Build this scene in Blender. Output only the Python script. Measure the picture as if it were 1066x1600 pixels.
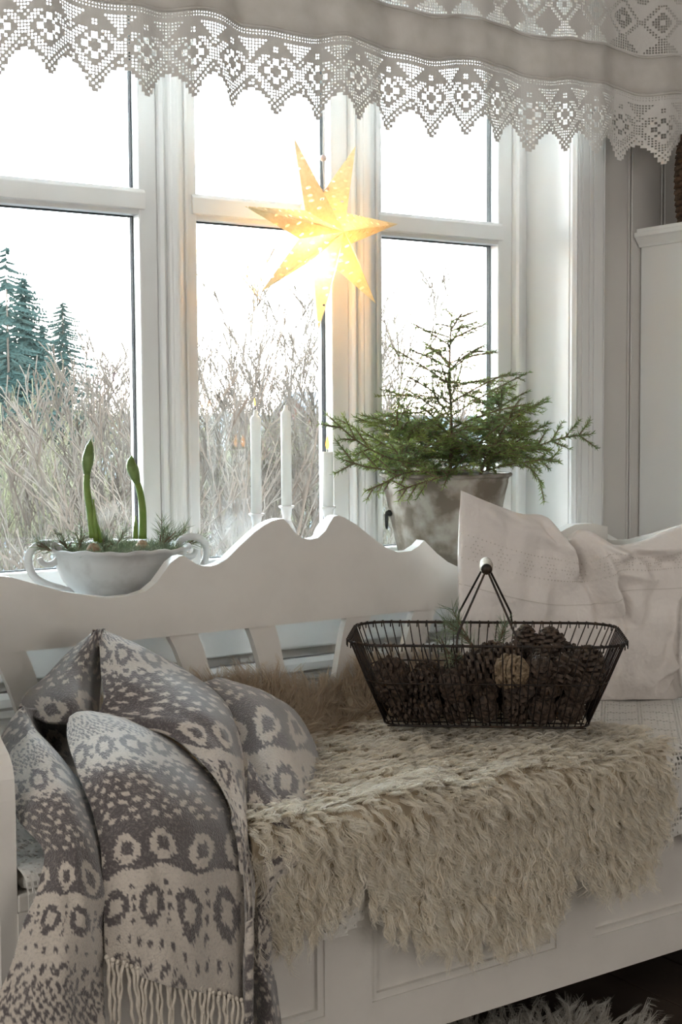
import bpy, bmesh, math, random
import numpy as np
from mathutils import Vector, Matrix, Quaternion
SC = bpy.context.scene
for o in list(bpy.data.objects): bpy.data.objects.remove(o)
COL = SC.collection
PI = math.pi
# ------------------------------------------------------------------ camera
F = 2150.0; CX, CY = 533.0, 800.0; EYE = 1.09
def cam_axes(roll=.0065, vx=3750, vy=634):
    X = np.array([vx-CX, -(vy-CY), -F]); X /= np.linalg.norm(X)
    x2 = CX-2000; y2 = vy+(vx-x2)*roll
    Z = np.cross(X, np.array([x2-CX, -(y2-CY), -F])); Z /= np.linalg.norm(Z)
    if Z[1] < 0: Z = -Z
    return np.array([X, np.cross(Z, X), Z])
RC = cam_axes()
cd = bpy.data.cameras.new('camera'); cam = bpy.data.objects.new('camera', cd); COL.objects.link(cam)
cd.sensor_width = 36; cd.lens = F/1600*36; cd.clip_start = .05; cd.clip_end = 500
cam.matrix_world = Matrix.Translation((0, 0, EYE)) @ Matrix([list(r) for r in RC]).to_4x4()
SC.camera = cam
def ray(px, py): return RC @ np.array([px-CX, -(py-CY), -F])
def onY(px, py, Y): d = ray(px, py); p = d*Y/d[1]; return Vector((p[0], p[1], p[2]+EYE))
def onZ(px, py, z): d = ray(px, py); p = d*(z-EYE)/d[2]; return Vector((p[0], p[1], z))
def onX(px, py, X): d = ray(px, py); p = d*X/d[0]; return Vector((p[0], p[1], p[2]+EYE))
# ------------------------------------------------------------------ world, lights, exposure
SC.view_settings.view_transform = 'Standard'; SC.view_settings.look = 'None'
SC.view_settings.gamma = 1; SC.view_settings.use_curve_mapping = False
SC.view_settings.exposure = 2.2
w = bpy.data.worlds.new('sky'); SC.world = w; w.use_nodes = True
nt = w.node_tree; nt.nodes.clear()
tc = nt.nodes.new('ShaderNodeTexCoord'); sp = nt.nodes.new('ShaderNodeSeparateXYZ'); cr = nt.nodes.new('ShaderNodeValToRGB')
bg = nt.nodes.new('ShaderNodeBackground'); wo = nt.nodes.new('ShaderNodeOutputWorld')
nt.links.new(tc.outputs['Generated'], sp.inputs[0]); nt.links.new(sp.outputs['Z'], cr.inputs[0])
nt.links.new(cr.outputs[0], bg.inputs[0]); nt.links.new(bg.outputs[0], wo.inputs[0])
e = cr.color_ramp.elements
e[0].position = 0.0; e[0].color = (.93, .74, .65, 1)
e[1].position = .5; e[1].color = (.70, .86, 1.0, 1)
n_ = e.new(.07); n_.color = (.98, .86, .78, 1)
n_ = e.new(.14); n_.color = (.90, .95, 1.0, 1)
bg.inputs[1].default_value = 7.0
def area(name, loc, rot, sx, sy, power, col):
    l = bpy.data.lights.new(name, 'AREA'); l.shape = 'RECTANGLE'; l.size = sx; l.size_y = sy; l.energy = power; l.color = col
    o = bpy.data.objects.new(name, l); COL.objects.link(o); o.location = loc; o.rotation_euler = rot; return o
# added fill lights, no windows there: one to the left, one behind the camera
area('fill_left', (-1.5, .6, 1.5), (0, -PI/2, 0), 1.3, 1.8, 5.8, (1, .955, .89))
area('fill_back', (1.2, -2.5, 1.5), (PI/2, 0, 0), 2.0, 1.4, 5.2, (1, .94, .87))
# ------------------------------------------------------------------ helpers
def tag(o, label=None, cat=None, group=None, kind=None):
    if label: o['label'] = label
    if cat: o['category'] = cat
    if group: o['group'] = group
    if kind: o['kind'] = kind
    return o
def empty(name, loc=(0, 0, 0), label=None, cat=None, group=None, kind=None, parent=None):
    o = bpy.data.objects.new(name, None); COL.objects.link(o); o.location = loc; o.empty_display_size = .05
    if parent: o.parent = parent
    return tag(o, label, cat, group, kind)
def lerp(a, b, t): return a+(b-a)*t
class MB:
    def __init__(s): s.v = []; s.f = []
    def add(s, vs, fs):
        n = len(s.v); s.v += [tuple(p) for p in vs]; s.f += [tuple(i+n for i in f) for f in fs]; return s
    def box(s, x0, x1, y0, y1, z0, z1):
        return s.add([(x, y, z) for z in (z0, z1) for y in (y0, y1) for x in (x0, x1)],
                     [(0, 2, 3, 1), (4, 5, 7, 6), (0, 1, 5, 4), (2, 6, 7, 3), (0, 4, 6, 2), (1, 3, 7, 5)])
    def tube(s, pts, r, n=6, cap=True):
        pts = [Vector(p) for p in pts]; m = len(pts); rs = r if isinstance(r, (list, tuple)) else [r]*m
        t0 = (pts[1]-pts[0]).normalized(); u = t0.orthogonal().normalized(); vs = []
        for k in range(m):
            t = (pts[min(k+1, m-1)]-pts[max(k-1, 0)]).normalized()
            if t.length < .5: t = t0
            u = (u-t*u.dot(t)); u = u.normalized() if u.length > 1e-6 else t.orthogonal().normalized()
            w_ = t.cross(u)
            for j in range(n):
                a = 2*PI*j/n; vs.append(pts[k]+(u*math.cos(a)+w_*math.sin(a))*rs[k])
        fs = [(k*n+j, k*n+(j+1) % n, (k+1)*n+(j+1) % n, (k+1)*n+j) for k in range(m-1) for j in range(n)]
        if cap: fs += [tuple(range(n-1, -1, -1)), tuple((m-1)*n+j for j in range(n))]
        return s.add(vs, fs)
    def lathe(s, prof, c=(0, 0, 0), n=32):
        m = len(prof); vs = [(c[0]+r*math.cos(2*PI*j/n), c[1]+r*math.sin(2*PI*j/n), c[2]+z) for r, z in prof for j in range(n)]
        fs = [(k*n+j, k*n+(j+1) % n, (k+1)*n+(j+1) % n, (k+1)*n+j) for k in range(m-1) for j in range(n)]
        if prof[0][0] > 1e-5: fs.append(tuple(range(n-1, -1, -1)))
        if prof[-1][0] > 1e-5: fs.append(tuple((m-1)*n+j for j in range(n)))
        return s.add(vs, fs)
    def prism(s, poly, a0, a1, axis='y'):           # poly in (x,z) for y, (y,z) for x, (x,y) for z
        n = len(poly)
        def q(p, a): return (p[0], a, p[1]) if axis == 'y' else (a, p[0], p[1]) if axis == 'x' else (p[0], p[1], a)
        return s.add([q(p, a0) for p in poly]+[q(p, a1) for p in poly],
                     [tuple(range(n)), tuple(range(2*n-1, n-1, -1))]+[(i, n+i, n+(i+1) % n, (i+1) % n) for i in range(n)])
    def sphere(s, c, r, nu=12, nv=8, sc=(1, 1, 1)):
        prof = [(max(1e-6, math.sin(PI*k/nv)), -math.cos(PI*k/nv)) for k in range(nv+1)]
        vs = [(c[0]+r*sc[0]*a*math.cos(2*PI*j/nu), c[1]+r*sc[1]*a*math.sin(2*PI*j/nu), c[2]+r*sc[2]*b) for a, b in prof for j in range(nu)]
        return s.add(vs, [(k*nu+j, k*nu+(j+1) % nu, (k+1)*nu+(j+1) % nu, (k+1)*nu+j) for k in range(nv) for j in range(nu)])
    def build(s, name, mat, parent=None, smooth=False, bevel=0, fix=True, loc=None):
        me = bpy.data.meshes.new(name); me.from_pydata(s.v, [], s.f)
        if fix:
            bm = bmesh.new(); bm.from_mesh(me); bmesh.ops.recalc_face_normals(bm, faces=bm.faces); bm.to_mesh(me); bm.free()
        me.materials.append(mat)
        if smooth: me.polygons.foreach_set('use_smooth', [True]*len(me.polygons))
        o = bpy.data.objects.new(name, me); COL.objects.link(o)
        if parent: o.parent = parent
        if loc is not None: o.location = loc
        if bevel:
            b = o.modifiers.new('bevel', 'BEVEL'); b.width = bevel; b.segments = 2; b.limit_method = 'ANGLE'; b.angle_limit = .7
            b.harden_normals = False
        return o
def inv(o, parent):       # parent keeping local coordinates in world space
    o.parent = parent; o.matrix_parent_inverse = Matrix.Translation(parent.location).inverted() if parent.rotation_euler == parent.rotation_euler else Matrix()
    return o
def copy_tree(o, parent=None):
    c = o.copy(); COL.objects.link(c)
    if parent: c.parent = parent
    for ch in [x for x in bpy.data.objects if x.parent == o]: copy_tree(ch, c)
    return c
# ------------------------------------------------------------------ materials
def mat(name, col, rough=.5, metal=0, noise=None, bump=None, spec=.5, sheen=0, trans=0, coat=0):
    """noise=(scale, colour2, lo, hi), bump=(scale, strength, distance)"""
    m = bpy.data.materials.new(name); m.use_nodes = True; t = m.node_tree; b = t.nodes['Principled BSDF']
    b.inputs['Base Color'].default_value = (*col, 1); b.inputs['Roughness'].default_value = rough; b.inputs['Metallic'].default_value = metal
    b.inputs['Specular IOR Level'].default_value = spec; b.inputs['Sheen Weight'].default_value = sheen; b.inputs['Coat Weight'].default_value = coat
    tc = t.nodes.new('ShaderNodeTexCoord')
    if noise:
        n = t.nodes.new('ShaderNodeTexNoise'); n.inputs['Scale'].default_value = noise[0]; n.inputs['Detail'].default_value = 5
        r = t.nodes.new('ShaderNodeMapRange'); r.inputs[1].default_value = noise[2]; r.inputs[2].default_value = noise[3]
        x = t.nodes.new('ShaderNodeMix'); x.data_type = 'RGBA'; x.inputs[6].default_value = (*col, 1); x.inputs[7].default_value = (*noise[1], 1)
        t.links.new(tc.outputs['Object'], n.inputs['Vector']); t.links.new(n.outputs[0], r.inputs[0]); t.links.new(r.outputs[0], x.inputs[0])
        t.links.new(x.outputs[2], b.inputs['Base Color'])
    if bump:
        n = t.nodes.new('ShaderNodeTexNoise'); n.inputs['Scale'].default_value = bump[0]; n.inputs['Detail'].default_value = 4
        u = t.nodes.new('ShaderNodeBump'); u.inputs['Strength'].default_value = bump[1]; u.inputs['Distance'].default_value = bump[2]
        t.links.new(tc.outputs['Object'], n.inputs['Vector']); t.links.new(n.outputs[0], u.inputs['Height']); t.links.new(u.outputs[0], b.inputs['Normal'])
    if trans:
        tr = t.nodes.new('ShaderNodeBsdfTranslucent'); mx = t.nodes.new('ShaderNodeMixShader'); mx.inputs[0].default_value = trans
        tr.inputs[0].default_value = (*col, 1)
        if noise: t.links.new(x.outputs[2], tr.inputs[0])
        t.links.new(b.outputs[0], mx.inputs[1]); t.links.new(tr.outputs[0], mx.inputs[2]); t.links.new(mx.outputs[0], t.nodes['Material Output'].inputs[0])
    return m
M = {}
M['wall'] = mat('wall_paint', (.62, .60, .57), .6, bump=(60, .15, .001))
M['paint'] = mat('white_gloss_paint', (.80, .80, .79), .32, bump=(25, .08, .001))
M['bench'] = mat('white_bench_paint', (.79, .76, .715), .38, noise=(14, (.75, .72, .675), .45, .7), bump=(40, .12, .001))
M['gasket'] = mat('black_rubber', (.004, .005, .006), .7, spec=.1)
M['dark_floor'] = mat('dark_stained_wood', (.035, .025, .02), .45, noise=(6, (.06, .042, .032), .4, .7))
M['ceiling'] = mat('ceiling_paint', (.8, .79, .77), .7)
M['snow'] = mat('snow', (0.0757, 0.0825, 0.0936), .8, noise=(.35, (0.0377, 0.0356, 0.0245), .50, .62), spec=0)
M['roof_snow'] = mat('roof_snow', (0.0881, 0.0927, 0.1043), .8, spec=0)
M['bark_pale'] = mat('pale_bark', (0.0535, 0.0448, 0.0374), .9, noise=(1.5, (0.0319, 0.0258, 0.0217), .4, .7), spec=0)
M['bark_olive'] = mat('olive_bark', (0.0678, 0.0610, 0.0404), .9, noise=(1.2, (0.0408, 0.0359, 0.0248), .4, .7), spec=0)
M['bark_far'] = mat('distant_bark', (0.0717, 0.0531, 0.0526), .9, spec=0)
M['conifer'] = mat('conifer_green', (0.0147, 0.0264, 0.0245), .9, noise=(.8, (0.0284, 0.0407, 0.0367), .4, .7), spec=0)
def glass_mat():
    m = bpy.data.materials.new('window_glass'); m.use_nodes = True; t = m.node_tree; t.nodes.clear()
    o = t.nodes.new('ShaderNodeOutputMaterial'); a = t.nodes.new('ShaderNodeBsdfTransparent'); g = t.nodes.new('ShaderNodeBsdfGlossy')
    a.inputs[0].default_value = (.97, .985, .98, 1); g.inputs['Roughness'].default_value = 0; f = t.nodes.new('ShaderNodeFresnel'); f.inputs[0].default_value = 1.5
    x = t.nodes.new('ShaderNodeMixShader'); t.links.new(f.outputs[0], x.inputs[0]); t.links.new(a.outputs[0], x.inputs[1]); t.links.new(g.outputs[0], x.inputs[2])
    t.links.new(x.outputs[0], o.inputs[0]); return m
M['glass'] = glass_mat()
random.seed(3); np.random.seed(3)
# ------------------------------------------------------------------ the room shell
def struct(name, mb, m, parent=None, **k):
    o = mb.build(name, m, parent, **k)
    if not parent: o['kind'] = 'structure'
    return o
YW = 2.42; YF = 2.57; YG = 2.60; ZC = 2.55; X0, X1, YB = -1.7, 3.1, -2.7
fl = struct('floor', MB().box(X0, X1, YB, YW+.2, -.12, -.02), M['dark_floor'])
k = 0; x = X0
while x < X1-.01:
    b = MB().box(x+.002, min(x+.15, X1)-.002, YB, YW, -.02, 0); b.build('floor_board', M['dark_floor'], fl, bevel=.003); x += .15
struct('ceiling', MB().box(X0, X1, YB, YW+.2, ZC, ZC+.1), M['ceiling'])
struct('wall_left', MB().box(X0-.12, X0, YB, YW, 0, ZC), M['wall'])
struct('wall_right', MB().box(X1, X1+.12, YB, YW, 0, ZC), M['wall'])
struct('wall_back', MB().box(X0, X1, YB-.12, YB, 0, ZC), M['wall'])
XJ = 2.269            # right jamb
XL = .36              # left jamb (out of view)
ZS = EYE-.355         # sill top
ZT = EYE+1.0          # head of the windows
wf = struct('wall_window', MB().box(X0, XL, YW, YW+.215, 0, ZC).box(XJ+.012, X1+.1, YW, YW+.215, 0, ZC).box(XL, XJ+.012, YW, YW+.215, 0, ZS-.03)
            .box(XL, XJ+.012, YW, YW+.215, ZT, ZC), M['wall'])
# beadboard planks on the wall, each proud of the wall with a bead at its edge
def plank(x0, x1, z0, z1):
    mb = MB(); y = YW
    prof = [(x0+.0015, y), (x0+.0015, y-.006), (x0+.004, y-.009), (x1-.014, y-.009), (x1-.012, y-.005), (x1-.0105, y-.005), (x1-.0085, y-.0095), (x1-.005, y-.0095), (x1-.0025, y-.006), (x1-.0015, y)]
    mb.prism(prof, z0, z1, 'z'); return mb.build('plank', M['wall'], wf)
x = 2.468-.113
while x < X1-.02: plank(x, min(x+.113, X1), .1, ZC-.02); x += .113
x = XL
while x < XJ-.02: plank(x, min(x+.113, XJ), .1, ZS-.14); x += .113
# trims
def casing(name, x0, x1, y, z0, z1, flutes, depth=.016):
    """fluted board: flutes = list of (u0,u1) grooves in fractions of the width"""
    w_ = x1-x0; p = [(x0, y), (x0, y-depth*.55), (x0+.004, y-depth*.8)]
    for a, b in flutes:
        xa, xb = x0+w_*a, x0+w_*b; d = min(.005, (xb-xa)*.6)
        p += [(xa, y-depth), (xa+.001, y-depth+d), ((xa+xb)/2, y-depth+d*.8), (xb-.001, y-depth+d), (xb, y-depth)]
    p += [(x1-.004, y-depth*.8), (x1, y-depth*.55), (x1, y)]
    return struct(name, MB().prism(p, z0, z1, 'z'), M['paint'])
casing('trim_1', XJ+.002, 2.375, YW, ZS-.1, ZT+.12, [(.06, .12), (.2, .24), (.42, .47), (.55, .6), (.86, .92)], .022)
struct('trim_2', MB().box(XL-.1, XL-.002, YW-.022, YW, ZS-.1, ZT+.12), M['paint'], bevel=.003)
# jambs and head lining
struct('trim_3', MB().box(XJ, XJ+.012, YW-.004, YG+.03, ZS, ZT), M['paint'], bevel=.002)
struct('trim_4', MB().box(XL-.012, XL, YW-.004, YG+.03, ZS, ZT), M['paint'])
struct('trim_5', MB().box(XL, XJ, YW-.004, YG+.03, ZT-.012, ZT), M['paint'])
# sill, apron mouldings under it and a chair rail
struct('trim_6', MB().box(XL-.03, XJ+.03, 2.36, YG+.03, ZS-.028, ZS), M['paint'], bevel=.006)
struct('trim_7', MB().box(XL, XJ, YW-.018, YW, ZS-.12, ZS-.03), M['paint'], bevel=.004)
struct('trim_8', MB().prism([(YW, ZS-.20), (YW-.010, ZS-.20), (YW-.012, ZS-.19), (YW-.018, ZS-.185), (YW-.018, ZS-.172), (YW-.026, ZS-.165), (YW-.026, ZS-.15), (YW-.02, ZS-.14), (YW, ZS-.14)], XL, XJ, 'x'), M['paint'])
struct('baseboard_window', MB().box(X0, X1, YW-.02, YW-.001, 0, .1), M['paint'], bevel=.003)
# ------------------------------------------------------------------ windows: sash with transom, double glazing, gasket
ZR0, ZR1 = EYE+.417, EYE+.470        # transom
GB = EYE-.296                        # glass bottom
def window(n, gx0, gx1, sl, sr):
    """gx0..gx1 opening of the sash, sl/sr stile widths"""
    r = empty('window_%d' % n, ((gx0+gx1)/2, YF, ZS), kind='structure')
    def P(mb, name, m, bev=0, par=None):
        o = mb.build(name, m, None, bevel=bev); o.parent = par or r
        o.matrix_parent_inverse = Matrix.Translation(r.location).inverted() if par is None else Matrix(); return o
    P(MB().box(gx0-sl, gx0, YF, YG+.03, ZS, ZT-.012), 'stile', M['paint'], .003)
    P(MB().box(gx1, gx1+sr, YF, YG+.03, ZS, ZT-.012), 'stile', M['paint'], .003)
    P(MB().box(gx0, gx1, YF, YG+.03, ZS, GB), 'bottom_rail', M['paint'], .003)
    P(MB().box(gx0, gx1, YF, YG+.03, ZT-.06, ZT-.012), 'top_rail', M['paint'], .003)
    P(MB().prism([(YF-.006, ZR0+.010), (YF-.006, ZR1-.010), (YF+.002, ZR1-.001), (YG+.03, ZR1), (YG+.03, ZR0), (YF+.004, ZR0), (YF+.004, ZR0+.009)], gx0-.012, gx1+.012, 'x'), 'transom_rail', M['paint'], .0015)
    for z0, z1 in ((GB, ZR0), (ZR1, ZT-.06)):
        g = P(MB().box(gx0, gx1, YG-.003, YG, z0, z1), 'glass_pane', M['glass'])
        P(MB().box(gx0, gx1, YG+.014, YG+.017, z0, z1), 'glass_pane', M['glass'])
        P(MB().box(gx0, gx0+.002, YG, YG+.014, z0, z1).box(gx1-.002, gx1, YG, YG+.012, z0, z1)
          .box(gx0, gx1, YG, YG+.014, z0, z0+.002).box(gx0, gx1, YG, YG+.014, z1-.002, z1), 'glazing_gasket', M['gasket'])
    return r
W1 = window(1, .889, 1.234, .044, .040)
W2 = window(2, 1.365, 1.701, .026, .044)
W3 = window(3, 1.838, 2.183, .016, .043)
W4 = window(4, .405, .758, .04, .04)
def mullion(name, x0, x1, y1):
    # post between two sashes: rounded edge, hollow, round bead, groove
    w_ = x1-x0
    p = [(x0, YG+.03), (x0, YF-.012), (x0+.004, YF-.017), (x0+w_*.10, YF-.019), (x0+w_*.16, YF-.010), (x0+w_*.22, YF-.010), (x0+w_*.27, YF-.018), (x0+w_*.33, YF-.0215)]
    for a in range(0, 7): t = a/6; p.append((x0+w_*(.37+.33*t), YF-.0215-.006*math.sin(PI*t)))
    p += [(x0+w_*.73, YF-.0215), (x0+w_*.74, YF-.010), (x0+w_*.86, YF-.010), (x0+w_*.87, YF-.016), (x1-.003, YF-.016), (x1, YF-.010), (x1, YG+.03)]
    struct(name, MB().prism(p, ZS, ZT-.012, 'z'), M['paint'], bevel=.001)
mullion('trim_9', 1.2745, 1.3385, 0)
mullion('trim_10', 1.7455, 1.8215, 0)
mullion('trim_11', .7985, .8445, 0)
# frame strip right of window 3: bead, flat, then the jamb
struct('trim_12', MB().prism([(2.2265, YG+.03), (2.2265, YF-.014), (2.231, YF-.020), (2.240, YF-.020), (2.245, YF-.012), (2.247, YF-.006), (2.2685, YF-.004), (2.2685, YG+.03)], ZS, ZT-.012, 'z'), M['paint'])
# outer reveal of the wall
struct('trim_13', MB().box(XL, XJ, YG+.03, YG+.10, ZS-.02, ZS), M['paint'])
# ------------------------------------------------------------------ generic part builder (world coordinates, root at its base)
def part(mb, name, m, root, smooth=False, bevel=0, fix=True, stuff=False, label=None):
    o = mb.build(name, m, None, smooth=smooth, bevel=bevel, fix=fix); o.parent = root
    if root.type == 'EMPTY': o.matrix_parent_inverse = Matrix.Translation(root.location).inverted()
    if stuff: o['kind'] = 'stuff'
    if label: o['label'] = label
    return o
def np_mesh(name, V, Fc, m, root=None, smooth=False, nsides=4):
    me = bpy.data.meshes.new(name); V = np.asarray(V, dtype=np.float32); Fc = np.asarray(Fc, dtype=np.int32)
    me.vertices.add(len(V)); me.vertices.foreach_set('co', V.ravel()); k = Fc.shape[1]
    me.loops.add(Fc.size); me.loops.foreach_set('vertex_index', Fc.ravel()); me.polygons.add(len(Fc))
    me.polygons.foreach_set('loop_start', np.arange(0, Fc.size, k, dtype=np.int32)); me.polygons.foreach_set('loop_total', np.full(len(Fc), k, dtype=np.int32))
    me.update(calc_edges=True); me.materials.append(m)
    if smooth: me.polygons.foreach_set('use_smooth', [True]*len(Fc))
    o = bpy.data.objects.new(name, me); COL.objects.link(o)
    if root:
        o.parent = root
        if root.type == 'EMPTY': o.matrix_parent_inverse = Matrix.Translation(root.location).inverted()
    return o
# ------------------------------------------------------------------ bench
BX0, BX1, BF, BB = .625, 2.225, 1.73, 2.23; BC = 1.425
bench = empty('wooden_bench', (BC, 1.98, 0), 'long white-painted wooden settle with scalloped crest board under the windows', 'bench')
px = [(0, 900), (17, 902), (98, 924), (141, 931), (174, 934), (208, 930.6), (228, 924), (245, 910), (259, 890.6), (267, 879), (279, 870), (287, 868),
      (304, 879.5), (316, 884), (329, 885), (342, 881), (355, 873), (375, 853), (400, 830), (414, 820), (425.5, 814), (436, 811), (443, 810.5), (451.5, 819), (460, 831), (472, 840.5), (484.5, 843)]
half = [(onY(a, b, BB)) for a, b in px]; half = [(p.x, p.z) for p in half]
half = [(BX0+.01, EYE-.245), (.68, EYE-.236), (.735, EYE-.236), (.765, EYE-.245)] + half
rpx = [(497, 840.5), (509, 829), (515, 818), (521.6, 807.4), (529, 805.5), (536, 807.5), (556, 819), (587, 844), (606, 857), (622, 863), (642.5, 861), (655, 853), (663, 844.4), (683, 864.6), (700, 878), (718.5, 887)]
right = [onY(a, b, BB) for a, b in rpx]; right = [(p.x, p.z) for p in right]
right += [(2*BC-x, z) for x, z in reversed(half) if 2*BC-x > right[-1][0]+.012]
ZB = EYE-.391
top = half+right
crest = MB(); n = len(top); xs = [p[0] for p in top]
V = [(x, y, z) for y in (BB, BB+.026) for x, z in top]+[(x, y, ZB) for y in (BB, BB+.026) for x, z in top]
f = []
for i in range(n-1):
    f += [(i, i+1, 2*n+i+1, 2*n+i), (n+i+1, n+i, 3*n+i, 3*n+i+1), (i, n+i, n+i+1, i+1), (2*n+i, 2*n+i+1, 3*n+i+1, 3*n+i)]
f += [(0, 2*n, 3*n, n), (n-1, 2*n-1, 4*n-1, 3*n-1)]
part(crest.add(V, f), 'crest_board', M['bench'], bench)
# curved slats below the crest, leaning towards the middle
for off in (-.61, -.445, -.28, -.113, .113, .28, .445, .61):
    sgn = -1 if off < 0 else 1; mb = MB(); L = []; R_ = []
    for k in range(9):
        t = k/8; z = ZB+.004-t*(ZB-.46); c = BC+off-sgn*(.075*(t**.8)*(1 if abs(off) > .2 else .75)); hw = .0295-.004*math.sin(PI*t)
        L.append((c-hw, z)); R_.append((c+hw, z))
    V = [(x, y, z) for y in (BB+.003, BB+.021) for a in zip(L, R_) for (x, z) in a]; m_ = 18; f = []
    for k in range(8):
        a, b, c_, d = 2*k, 2*k+1, 2*k+3, 2*k+2
        f += [(a, d, c_, b), (m_+a, m_+b, m_+c_, m_+d), (a, m_+a, m_+d, d), (b, c_, m_+c_, m_+b)]
    f += [(0, 1, m_+1, m_), (16, m_+16, m_+17, 17)]
    part(mb.add(V, f), 'slat', M['bench'], bench)
part(MB().box(BX0+.02, BX1-.02, BB-.002, BB+.024, .40, .475), 'back_rail', M['bench'], bench, bevel=.002)
# end panels with rolled front edge and scalloped top
def endp(x0, x1):
    tp = [(2.256, EYE-.262), (2.22, EYE-.275), (2.17, EYE-.27), (2.10, EYE-.252), (2.03, EYE-.232), (1.96, EYE-.23), (1.90, EYE-.262), (1.86, EYE-.325), (1.83, EYE-.37), (1.80, EYE-.405), (1.778, EYE-.428), (1.752, EYE-.442), (1.738, EYE-.456), (1.733, EYE-.472), (1.731, EYE-.50), (1.733, .35), (1.731, .2), (1.725, .0), (1.80, .0), (1.85, .06), (2.12, .06), (2.17, 0), (2.256, 0)]
    part(MB().prism(tp, x0, x1, 'x'), 'end_panel', M['bench'], bench)
endp(BX0-.012, BX0+.012); endp(BX1-.012, BX1+.012)
part(MB().box(BX0+.012, BX1-.012, BF+.001, BB, .435, .46), 'seat_board', M['bench'], bench, bevel=.003)
# front box: rails, stiles, three recessed panels with bead
zb, zt = .10, .435; pz0, pz1 = EYE-.918, EYE-.70
fr = [(BX0+.012, .735), (1.123, 1.212), (1.602, 1.688), (2.11, BX1-.012)]
part(MB().box(BX0+.012, BX1-.012, BF, BF+.025, zb, pz0), 'front_rail', M['bench'], bench)
part(MB().box(BX0+.012, BX1-.012, BF, BF+.025, pz1, zt), 'front_rail', M['bench'], bench)
for a, b in fr: part(MB().box(a, b, BF, BF+.025, pz0, pz1), 'front_stile', M['bench'], bench)
for a, b in ((.735, 1.123), (1.212, 1.602), (1.688, 2.11)):
    part(MB().box(a-.001, b+.001, BF+.012, BF+.022, pz0-.001, pz1+.001), 'front_panel', M['bench'], bench)
    q = MB()
    for (u0, u1, v0, v1, ax) in ((a, b, pz0, pz0+.011, 0), (a, b, pz1-.011, pz1, 0), (a, a+.011, pz0+.011, pz1-.011, 1), (b-.011, b, pz0+.011, pz1-.011, 1)): q.box(u0, u1, BF+.004, BF+.013, v0, v1)
    part(q, 'panel_bead', M['bench'], bench)
part(MB().box(BX0+.012, BX1-.012, BB-.02, BB, .10, .435), 'back_board', M['bench'], bench)
part(MB().box(BX0+.012, BX1-.012, BF+.025, BB-.02, .10, .115), 'bottom_board', M['bench'], bench)
# ------------------------------------------------------------------ seat cushion and crocheted cover
M['ticking'] = mat('cushion_ticking', (.72, .70, .66), .9)
cu = MB().box(BX0+.02, BX1-.02, BF+.005, BB-.012, .4605, .488).build('seat_cushion', M['ticking'], bevel=.012)
tag(cu, 'thin white seat cushion lying along the bench under the crocheted cover', 'cushion')
M['crochet'] = mat('white_cotton_crochet', (.74, .72, .68), .95, bump=(260, .5, .002), sheen=.2)
def filet(Pfn, nu, nv, opened, bar=.24, keep=None):
    """open-work textile: grid of cells, an open cell is a frame of four thin bars around a real hole"""
    V = []; Fs = []; idx = {}
    def vid(u, v):
        k = (round(u*100), round(v*100))
        if k not in idx: idx[k] = len(V); V.append(Pfn(u, v))
        return idx[k]
    for j in range(nv):
        for i in range(nu):
            if keep and not keep(i, j): continue
            o = opened(i, j)
            if not o: Fs.append((vid(i, j), vid(i+1, j), vid(i+1, j+1), vid(i, j+1)))
            else:
                b = bar if o is True else o
                A = [vid(i, j), vid(i+1, j), vid(i+1, j+1), vid(i, j+1)]; B = [vid(i+b, j+b), vid(i+1-b, j+b), vid(i+1-b, j+1-b), vid(i+b, j+1-b)]
                for q in range(4): Fs.append((A[q], A[(q+1) % 4], B[(q+1) % 4], B[q]))
    return V, Fs
cw = .0085; nu = int((BX1-BX0-.028)/cw); L1 = 2.205-1.722; L2 = .175; nv = int((L1+L2+.03)/cw)
def cover(u, v):
    x = BX0+.014+u*cw; s = v*cw
    wv = .0025*math.sin(x*37)+.002*math.sin(x*91+1)
    if s < L1: return (x, 2.205-s, .4935+.002*math.sin(x*23+s*40))
    s -= L1; R0 = .02; a = s/R0
    if a < PI/2: return (x, 1.722-R0*math.sin(a)+.0, .4935-R0*(1-math.cos(a)))
    d = s-R0*PI/2
    return (x, 1.702+wv*min(1, d*12)-.004, .4735-d)
def cov_open(i, j):
    if j >= nv-1: return False
    a = (i+j) % 12; b = (i-j) % 12
    if a in (0, 1) or b in (0, 1): return .2
    return .28 if (i*3+j*5) % 4 == 0 and (i//12+j//12) % 2 == 0 else (.36 if j % 2 == 0 and i % 2 == 0 else False)
def cov_keep(i, j):
    d = nv-j; ph = abs((i % 16)-8)
    return d > ph*.45
V, Fs = filet(cover, nu, nv, cov_open, keep=cov_keep)
cv = MB().add(V, Fs).build('crocheted_cover', M['crochet'], fix=False)
so = cv.modifiers.new('thick', 'SOLIDIFY'); so.thickness = .0018
tag(cv, 'white crocheted lace cover spread on the bench seat with scalloped hanging edge', 'seat cover')
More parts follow.
